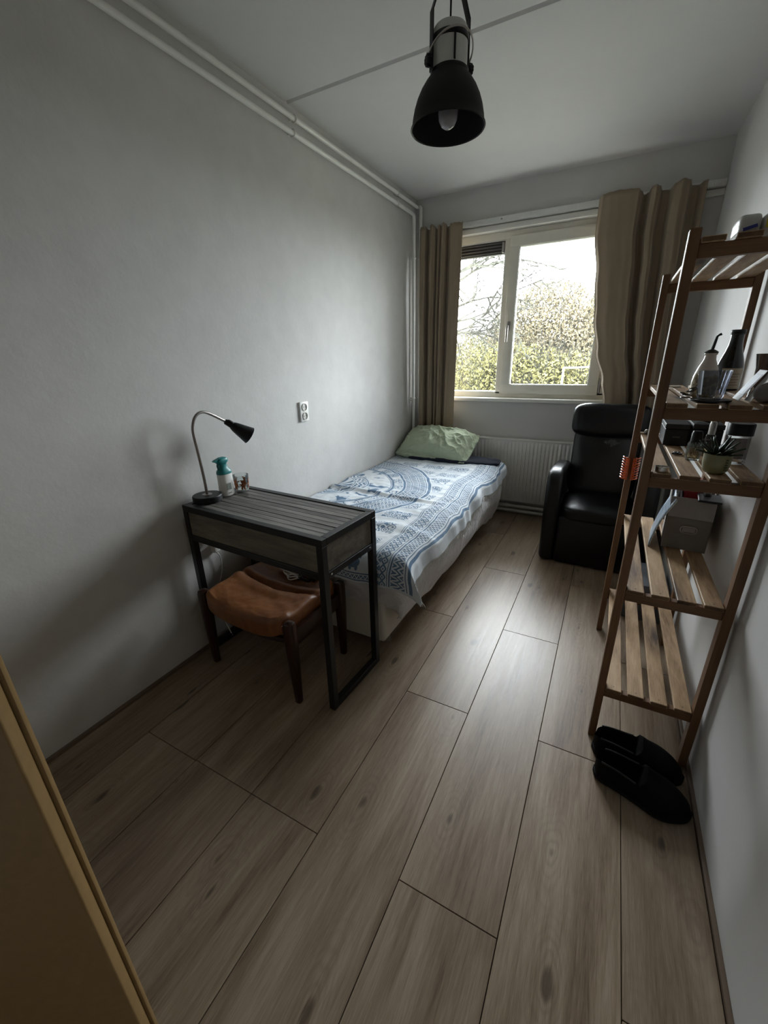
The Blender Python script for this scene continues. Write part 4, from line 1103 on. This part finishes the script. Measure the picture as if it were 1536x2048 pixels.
# perfume bottles
def perfume(x, y, w, h, ch, cw, name, label, ribs_=True, capmat=M_PLASTICB, gm=None):
    p = thing(name, (x, y, z3), label, 'bottle')
    part('glass_body', body((x, y, z3), w, w*.8, [(.9, 0), (1, .004), (1, h-.006), (.92, h-.001), (.5, h)]), gm or M_GLASS, p)
    part('liquid', body((x, y, z3), w*.84, w*.66, [(.95, .006), (1, .010), (1, h*.7), (.98, h*.7+.001)]), glass('scent_liquid', (.80, .70, .55)), p)
    if ribs_:
        b = B()
        for k in range(14):
            a = 2*pi*k/14; b.tube([(x+w*.98*cos(a), y+w*.8*.98*sin(a), z3+.004), (x+w*.98*cos(a), y+w*.8*.98*sin(a), z3+h-.006)], .0020, 6)
        part('ribs', b, M_GLASS, p)
    b = B(); b.lathe([(cw, h+.0005), (cw, h+ch*.75), (cw*.8, h+ch), (0, h+ch)], (x, y, z3), 24); part('cap', b, capmat, p)
perfume(.262, 1.635, .019, .060, .034, .015, 'perfume_bottle', 'ribbed clear perfume bottle with round black cap behind the succulent')
perfume(.312, 1.72, .014, .072, .042, .010, 'perfume_bottle', 'slim clear bottle with silver cap behind the succulent', False, M_CHROME)
pb_ = thing('cosmetic_flask', (.362, 1.64, z3), 'large clear glass flask with wide black cap right of the succulent', 'bottle')
part('glass_body', body((.366, 1.632, z3), .030, .026, [(.9, 0), (1, .004), (1, .082), (.96, .088)]), M_GLASS, pb_)
b = B(); b.box(-.027, .027, -.002, .002, .010, .075, .001, 1, Matrix.Translation((.366, 1.650, z3))); part('label', b, simple('flask_label', (.30, .26, .26), .5, var=.3, sc_=60), pb_)
part('cap', body((.366, 1.632, z3), .033, .029, [(1, .0885), (1, .120), (.96, .124)]), M_PLASTICB, pb_)
# black boxes at the back with a coil of cable on top
for (x, y, w, d, h, lab) in ((.236, 1.955, .075, .17, .080, 'matt black cardboard box standing at the far left of the third shelf'), (.325, 1.935, .090, .17, .086, 'matt black cardboard box under the cable coil on the third shelf')):
    bb = thing('black_box', (x, y, z3), lab, 'box')
    b = B(); b.box(x-w/2, x+w/2, y-d/2, y+d/2, z3, z3+h-.0185, .002, 1); part('tray', b, M_BLACK, bb)
    b = B(); b.box(x-w/2-.0015, x+w/2+.0015, y-d/2-.0015, y+d/2+.0015, z3+h-.018, z3+h, .002, 1); part('lid', b, simple('box_lid', (.022, .023, .025), .5), bb)
    b = B(); b.box(x-.012, x+.012, y-d/2-.0022, y-d/2-.0014, z3+.030, z3+.036, 0); part('logo_strip', b, simple('grey_print', (.10, .10, .10), .5), bb)
pts = []
for q in range(70):
    a = q*.40; rr = 1+.2*sin(q*.63); pts.append((.325+.038*rr*cos(a), 1.90+.030*rr*sin(a), z3+.0905+.006+.007*sin(q*.9)+.00025*q))
b = B(); b.tube(smooth_path(pts, 2), .0030, 6)
tag(part('cable_coil', b, simple('dark_cable', (.03, .03, .032), .25, 0, .6), origin=(.325, 1.90, z3+.087)), 'coil of dark cable lying on top of the black box', 'cable')
# tea light, earphones, small lump at the far left
tl = thing('tealight', (.162, 1.435, z3), 'small tea light in a metal cup at the front left of the third shelf', 'candle')
b = B(); b.lathe([(.0165, 0), (.0175, .001), (.0180, .0145), (.0168, .0145), (.0162, .004)], (.164, 1.437, z3), 28, None, True, False); part('cup', b, M_CHROME, tl)
b = B(); b.lathe([(.0160, .0025), (.0160, .0118), (.006, .0108), (0, .0108)], (.164, 1.437, z3), 24); wx = part('wax', b, simple('wax', (.62, .58, .50), .5), tl)
b = B(); b.tube([(.164, 1.437, z3+.0105), (.1645, 1.4375, z3+.0155), (.167, 1.439, z3+.0165)], .0007, 6); part('wick', b, M_PLASTICB, wx)
b = B(); pts = [(.221+.012*sin(k*1.1)+.0008*k, 1.712+.018*cos(k*.83), z3+.003+.002*abs(sin(k))) for k in range(18)]
b.tube(smooth_path(pts, 3), .0020, 6)
tag(part('earphone_tangle', b, M_PLASTICB, origin=(.225, 1.71, z3)), 'little tangle of black wire on the second slat of the third shelf', 'wire')
b = B(); b.lathe([(.014, 0), (.016, .003), (.016, .012), (.010, .018), (.0, .020)], (.164, 2.12, z3), 20)
tag(part('small_jar', b, M_NICKEL, origin=(.164, 2.12, z3)), 'small grey lidded pot at the far left end of the third shelf', 'pot')

# ---- file box on the second shelf
z2 = LEV[1]+.0005
fbx = thing('magazine_box', (.335, 1.95, z2), 'grey cardboard file box with oval label holder on the second shelf', 'box')
fm = Matrix.Translation((.262, 1.835, z2)) @ Matrix.Rotation(radians(-6), 4, 'Z')
M_CARD = simple('grey_cardboard', (.185, .165, .140), .8, var=.06, sc_=30)
M_CARDL = simple('light_cardboard', (.33, .305, .29), .8, var=.05, sc_=30)
Wb, Db, Hb = .142, .24, .130
b = B(); b.box(0, Wb, 0, .003, 0, Hb, .0008, 1, fm); part('front_panel', b, M_CARD, fbx)
b = B(); b.box(0, Wb, 0, .003, 0, .078, .0008, 1, fm @ Matrix.Translation((0, 0, Hb)) @ Matrix.Rotation(radians(-9), 4, 'X')); part('front_flap', b, M_CARDL, fbx, label='lighter upper front flap')
b = B(); b.prism([(0, 0), (Db, 0), (Db, .205), (.12, .195), (0, Hb)], 'x', 0, .003, 0, 1, fm); part('side_panel', b, M_CARDL, fbx)
b = B(); b.prism([(0, 0), (Db, 0), (Db, .205), (.12, .195), (0, Hb)], 'x', Wb-.003, Wb, 0, 1, fm); part('side_panel', b, M_CARD, fbx)
b = B(); b.box(0, Wb, Db-.003, Db, 0, .205, .0008, 1, fm); part('back_panel', b, M_CARD, fbx)
b = B(); b.box(.003, Wb-.003, .003, Db-.003, 0, .003, 0, 1, fm); part('bottom', b, M_CARD, fbx)
b = B(); pts = []
for k in range(24):
    a = 2*pi*k/24; c_, s_ = cos(a), sin(a)
    pts.append(fm @ Vector((.076+.026*math.copysign(abs(c_)**.6, c_), -.0016, .085+.0135*math.copysign(abs(s_)**.6, s_))))
b.tube(pts, .0022, 6, closed=True); lh = part('label_holder', b, M_CHROME, fbx)
b = B(); b.box(.056, .096, -.0010, -.0002, .076, .094, 0, 1, fm); part('paper_label', b, M_CARDL, lh)
for k, (x, y0_, h, w, m_, nm, lab) in enumerate((
        (.020, .09, .215, .012, simple('grey_folder', (.36, .37, .38), .6), 'folder', 'grey folder standing at the left in the file box'),
        (.034, .06, .185, .009, M_PLASTICB, 'notebook', 'black notebook standing in the file box'),
        (.066, .10, .240, .050, simple('red_cover', (.33, .012, .018), .45), 'book', 'thick red book standing in the file box'),
        (.118, .09, .225, .006, simple('white_paper', (.55, .54, .52), .7), 'paper_stack', 'white papers standing behind the front flap of the file box'))):
    b = B(); b.box(x-w/2, x+w/2, y0_, Db-.012, .004, h, .001, 1, fm)
    tag(part(nm, b, m_, origin=fm @ Vector((x, .15, .004))), lab, 'book' if nm in ('book', 'notebook') else nm.split('_')[0])
b = B(); b.box(.080, .150, -.030, .070, .2085, .2165, .002, 1, fm)
tag(part('tablet_case', b, M_PLASTICB, origin=fm @ Vector((.11, .02, .2085))), 'flat black case lying across the top of the file box', 'case')
b = B(); b.lathe([(.012, 0), (.013, .002), (.013, .020), (.011, .022), (0, .022)], (0, 0, 0), 20, fm @ Matrix.Translation((.108, .045, .2170)))
tag(part('metal_tin', b, M_CHROME, origin=fm @ Vector((.108, .045, .2170))), 'small shiny metal tin on the black case over the file box', 'tin')
# leaning magazine
mz = thing('magazine', (.235, 1.88, z2), 'blue and white magazine leaning against the left of the file box', 'magazine')
M_MAG = NT('magazine_cover'); c_ = M_MAG.coord('Object', (1, 1, 9)); M_MAG = M_MAG.fin(M_MAG.ramp(M_MAG.noise(c_, 5, 4), [(.35, (.16, .24, .34)), (.5, (.40, .47, .54)), (.65, (.22, .29, .38))]), .35)
mmx = Matrix.Translation((.214, 1.79, z2)) @ Matrix.Rotation(radians(-6), 4, 'Z') @ Matrix.Rotation(radians(16), 4, 'Y')
b = B(); b.grid(4, 14, lambda u, v: mmx @ Vector((-.010*sin(v*pi)*(1-.3*u), .02+.20*u, .21*v))); o = part('cover', b, M_MAG, mz, smooth=80)
md = o.modifiers.new('thickness', 'SOLIDIFY'); md.thickness = .002; md.offset = 1
b = B(); b.grid(4, 14, lambda u, v: mmx @ Vector((.0035-.010*sin(v*pi)*(1-.3*u), .022+.195*u, .003+.205*v))); o = part('pages', b, M_PLASTIC, mz, smooth=80)
md = o.modifiers.new('thickness', 'SOLIDIFY'); md.thickness = .003; md.offset = 0
# grey flat box lying at the far end of the lowest shelf
gb = thing('storage_box', (.31, 2.48, 0), 'grey storage box standing on the floor behind the far end of the rack', 'box')
b = B(); b.box(.215, .410, 2.33, 2.62, .0005, .185, .004, 2); part('tray', b, simple('slate_card', (.09, .10, .115), .5), gb)
b = B(); b.box(.211, .414, 2.326, 2.624, .1855, .215, .004, 2); part('lid', b, simple('slate_lid', (.12, .13, .15), .5), gb)

# ---- things on the top shelf
z5 = LEV[4]+.0005
bg = thing('tissue_pack', (.255, 1.50, z5), 'clear plastic pack of white tissues with blue print on the top shelf', 'pack')
b = B(); b.puff((.236, 1.505, z5+.0245), (.046, .11, .046), 4, 16, None, lambda w, q: w+Vector((0, 0, .003*noise.noise(w*40)*(q.z > -.5)))); part('pack_body', b, simple('pack_white', (.50, .49, .47), .3, var=.1, sc_=30), bg, smooth=85)
b = B(); b.box(-.014, .014, -.0008, .0008, .006, .013, 0, 1, Matrix.Translation((.238, 1.4495, z5+.005)) @ Matrix.Rotation(radians(-14), 4, 'Y')); part('blue_print', b, simple('blue_ink', (.02, .03, .22), .4), bg)
yb_ = thing('yellow_box', (.315, 1.50, z5), 'yellow and white packet right of the tissue pack on the top shelf', 'packet')
b = B(); b.puff((.299, 1.515, z5+.0225), (.074, .13, .044), 7, 12); part('packet_body', b, M_PLASTIC, yb_, smooth=80)
b = B(); b.box(.265, .333, 1.4480, 1.4502, z5+.010, z5+.034, .0005, 1); part('yellow_band', b, simple('yellow_print', (.62, .50, .012), .4), yb_)

# ------------------------------------------------------------------ shoes
def shoe(cx, cy, rz, name, label, mirror=1):
    t = thing(name, (cx, cy, 0), label, 'shoe', None, rz)
    L = .285; NS = 34; NP = 30
    def outl(s):      # half width of the sole
        w = .035+.011*sin(min(1, s*1.6)*pi/2)+.016*math.exp(-((s-.70)/.22)**2)
        e = min(1, s/.12); w *= sqrt(max(0, 1-(1-e)**2))*.999+.001
        f = min(1, (1-s)/.30); w *= sqrt(max(0, 1-(1-f)**2))*.999+.001
        return w
    def off(s): return mirror*.010*sin(s*pi)*(s-.25)
    b = B(); tb2 = bmesh.new(); rg = []
    for i in range(NS+1):
        s_ = i/NS; w = outl(s_)+.003
        rg.append([tb2.verts.new((-L/2+L*s_, off(s_)+w*cos(2*pi*k/24)*1.0, .012+.012*math.copysign(abs(sin(2*pi*k/24))**.4, sin(2*pi*k/24)))) for k in range(24)])
    for p, q in zip(rg, rg[1:]):
        for k in range(24): tb2.faces.new((p[k], p[(k+1) % 24], q[(k+1) % 24], q[k]))
    tb2.faces.new(rg[0]); tb2.faces.new(rg[-1][::-1]); b._add(tb2); part('sole', b, M_SOLE, t, local=True)
    tb2 = bmesh.new(); rg = []
    for i in range(NS+1):
        s_ = i/NS; w = outl(s_)
        top = .084+.004*sin(s_*9) if s_ < .50 else .100-.050*((s_-.50)/.5)**1.1
        if .40 < s_ < .62: top += .008*math.exp(-((s_-.52)/.05)**2)
        e = min(1, (1-s_)/.15); top = .024+(top-.024)*sqrt(max(0.0, 1-(1-e)**2))
        e = min(1, s_/.06); top = .024+(top-.024)*(.75+.25*sqrt(max(0.0, 1-(1-e)**2)))
        k_open = 1-max(0, min(1, (s_-.44)/.09)); k_open = k_open*k_open*(3-2*k_open)
        if s_ < .03: k_open = s_/.03*k_open
        ring = []
        for j in range(NP+1):
            a = j/NP
            th_ = pi*a; cx_ = w*math.copysign(abs(cos(th_))**.75, cos(th_)); cz_ = .022+(top-.022)*abs(sin(th_))**.62
            # open section: up the outside, over the rim, down the inside
            if a < .22: u = a/.22; ox, oz = w*(1-.12*u*u), .022+(top-.022)*u
            elif a < .42: u = (a-.22)/.20; ox, oz = w*(.84-.06*u), top-(top-.030)*u
            elif a <= .58: u = (a-.42)/.16; ox, oz = w*(.78-1.56*u), .030
            elif a < .78: u = (a-.58)/.20; ox, oz = -w*(.78+.06*u), .030+(top-.030)*u
            else: u = (a-.78)/.22; ox, oz = -w*(.88+.12*(1-(1-u)**2)), top-(top-.022)*u
            x_ = cx_+(ox-cx_)*k_open; z_ = cz_+(oz-cz_)*k_open
            ring.append(tb2.verts.new((-L/2+.003+(L-.006)*s_, off(s_)+x_, z_)))
        rg.append(ring)
    for p, q in zip(rg, rg[1:]):
        for k in range(NP): tb2.faces.new((p[k], q[k], q[k+1], p[k+1]))
    b = B(); b._add(tb2); o = part('upper', b, M_SHOE, t, local=True, smooth=80)
    b = B()
    for sd in (1, -1):
        pts = [(-L/2+L*(.08+.36*k/8), off(.08+.36*k/8)+sd*outl(.08+.36*k/8)*.865, .0815+.004*sin((.08+.36*k/8)*9)) for k in range(9)]
        b.tube(pts, .0030, 6)
    part('collar', b, leather('black_collar', (.006, .006, .006), (.010, .010, .010), .4), o, local=True)
    return t
shoe(.268, 1.350, radians(-2), 'shoe', 'black slip-on shoe nearer the rack, behind the other one')
shoe(.276, 1.233, radians(-9), 'shoe', 'black slip-on shoe lying in front, its toe touching the right wall', -1)

# ------------------------------------------------------------------ pendant lamp
LX, LY, LZ = -.553, 1.480, 2.020
pd_ = thing('pendant_lamp', (LX, LY, LZ), 'industrial pendant lamp with black bell shade hanging from the ceiling', 'lamp')
prof = [(.109, 0), (.1095, .003), (.107, .006), (.105, .024), (.100, .046), (.092, .068), (.081, .089), (.068, .107), (.058, .118), (.053, .124)]
b = B(); b.lathe(prof+[(.051, .1235), (.066, .105), (.079, .087), (.090, .066), (.098, .045), (.103, .024), (.1065, .0)], (LX, LY, LZ), 56, None, False, False)
shd = part('shade', b, M_SHADE, pd_, smooth=60)
b = B(); b.lathe([(.1072, .0005), (.1100, -.0018), (.1115, .0005), (.1105, .0035), (.108, .003)], (LX, LY, LZ), 56, None, False, False); part('shade_rim', b, M_PLASTICB, shd)
b = B(); b.lathe([(.053, .1235), (.0548, .122), (.0548, .130), (.052, .132), (0, .132)], (LX, LY, LZ), 40); part('collar', b, M_BLACK, pd_)
b = B(); b.lathe([(.0505, .1325), (.0505, .190), (.0495, .1905), (0, .1905)], (LX, LY, LZ), 40); part('lower_cylinder', b, M_PALE, pd_, label='pale grey cylinder')
b = B(); b.lathe([(.0530, .191), (.0535, .192), (.0535, .202), (.0530, .203), (0, .203)], (LX, LY, LZ), 40); part('clamp_band', b, M_BLACK, pd_)
b = B(); b.lathe([(.0500, .2032), (.0500, .217), (.045, .225), (.030, .230), (.0, .231)], (LX, LY, LZ), 40); part('top_cap', b, M_PALE, pd_)
b = B(); b.lathe([(.013, .112), (.013, .090), (.020, .074), (.0275, .056), (.0295, .038), (.027, .020), (.019, .006), (.009, .0), (.0, -.001)], (LX, LY, LZ), 28); part('bulb', b, simple('bulb_glass', (.36, .36, .38), .12, 0, .6, .03), pd_)
b = B(); b.lathe([(.020, .123), (.020, .108), (.014, .106), (0, .106)], (LX, LY, LZ), 20); part('bulb_socket', b, M_PLASTICB, pd_)
# yoke straps, knobs and wire bail; pivot axis runs across the view
ya = Vector((cos(radians(49)), sin(radians(49)), 0)); up = Vector((0, 0, 1)); C0 = Vector((LX, LY, LZ)); tan = up.cross(ya)
for sgn in (-1, 1):
    b = B(); sd = ya*sgn
    pts = [C0+sd*.0580+up*.126, C0+sd*.0580+up*.252, C0+sd*.020+up*.345, C0+sd*.012+up*.400]
    for p, q in zip(pts, pts[1:]):
        d = (q-p).normalized(); z = tan.cross(d)
        m_ = Matrix((tan, d, z)).transposed().to_4x4(); m_.translation = (p+q)/2; L = (q-p).length
        b.box(-.0105, .0105, -L/2-.002, L/2+.002, -.0018, .0018, .0012, 1, m_)
    part('yoke_strap', b, M_BLACK, pd_)
    m_ = Matrix.Translation(C0+sd*.0605+up*.146) @ sd.to_track_quat('Z', 'Y').to_matrix().to_4x4()
    b = B(); tb2 = bmesh.new(); n = 36
    rg = [[tb2.verts.new(((r+.0012*cos(9*2*pi*k/n))*cos(2*pi*k/n), (r+.0012*cos(9*2*pi*k/n))*sin(2*pi*k/n), z)) for k in range(n)] for r, z in ((.012, 0), (.0135, .002), (.0135, .012), (.010, .015))]
    for p, q in zip(rg, rg[1:]):
        for k in range(n): tb2.faces.new((p[k], p[(k+1) % n], q[(k+1) % n], q[k]))
    tb2.faces.new(rg[0][::-1]); tb2.faces.new(rg[-1]); b._add(tb2, m_); part('knob', b, M_PLASTICB, pd_)
b = B(); b.bar(C0+tan*-.0512-ya*.012+up*.134, C0+tan*-.0512-ya*.012+up*.189, .004, .006); part('switch_slot', b, M_PLASTICB, pd_)
b = B(); pts = []
for k in range(40):
    a = 2*pi*k/40; pts.append(C0+ya*cos(a)*.0655+tan*sin(a)*.0655+up*(.163+.034*abs(sin(a))))
b.tube(pts, .0024, 8, True, True); part('wire_bail', b, M_CHROME, pd_)
b = B(); b.tube([C0+up*.230, C0+up*.40, C0+up*(CZ-LZ-.03)], .0028, 8); part('cord', b, M_PLASTICB, pd_)
b = B(); b.bar(C0+ya*.010+up*.390, C0+ya*.010+up*(CZ-LZ-.03), .020, .006, .001, (1, 0, 0)); part('stem', b, M_BLACK, pd_)
b = B(); b.lathe([(.050, CZ-LZ), (.050, CZ-LZ-.022), (.044, CZ-LZ-.030), (0, CZ-LZ-.031)], (LX, LY, LZ), 36); part('canopy', b, M_BLACK, pd_)

# ------------------------------------------------------------------ groups of like things
GROUPS = {'curtain': 'beige curtains at the window', 'heating_pipe': 'white heating pipes along the left wall', 'floor_pipe': 'white pipes under the radiator',
          'shoe': 'pair of black shoes by the rack', 'perfume_bottle': 'perfume bottles on the third shelf', 'wine_bottle': 'dark bottles on the fourth shelf',
          'black_box': 'black boxes on the third shelf', 'cable': 'cables lying on the stool'}
for o in COL.objects:
    k = o.name.split('.')[0]
    if o.parent is None and k in GROUPS: o['group'] = GROUPS[k]
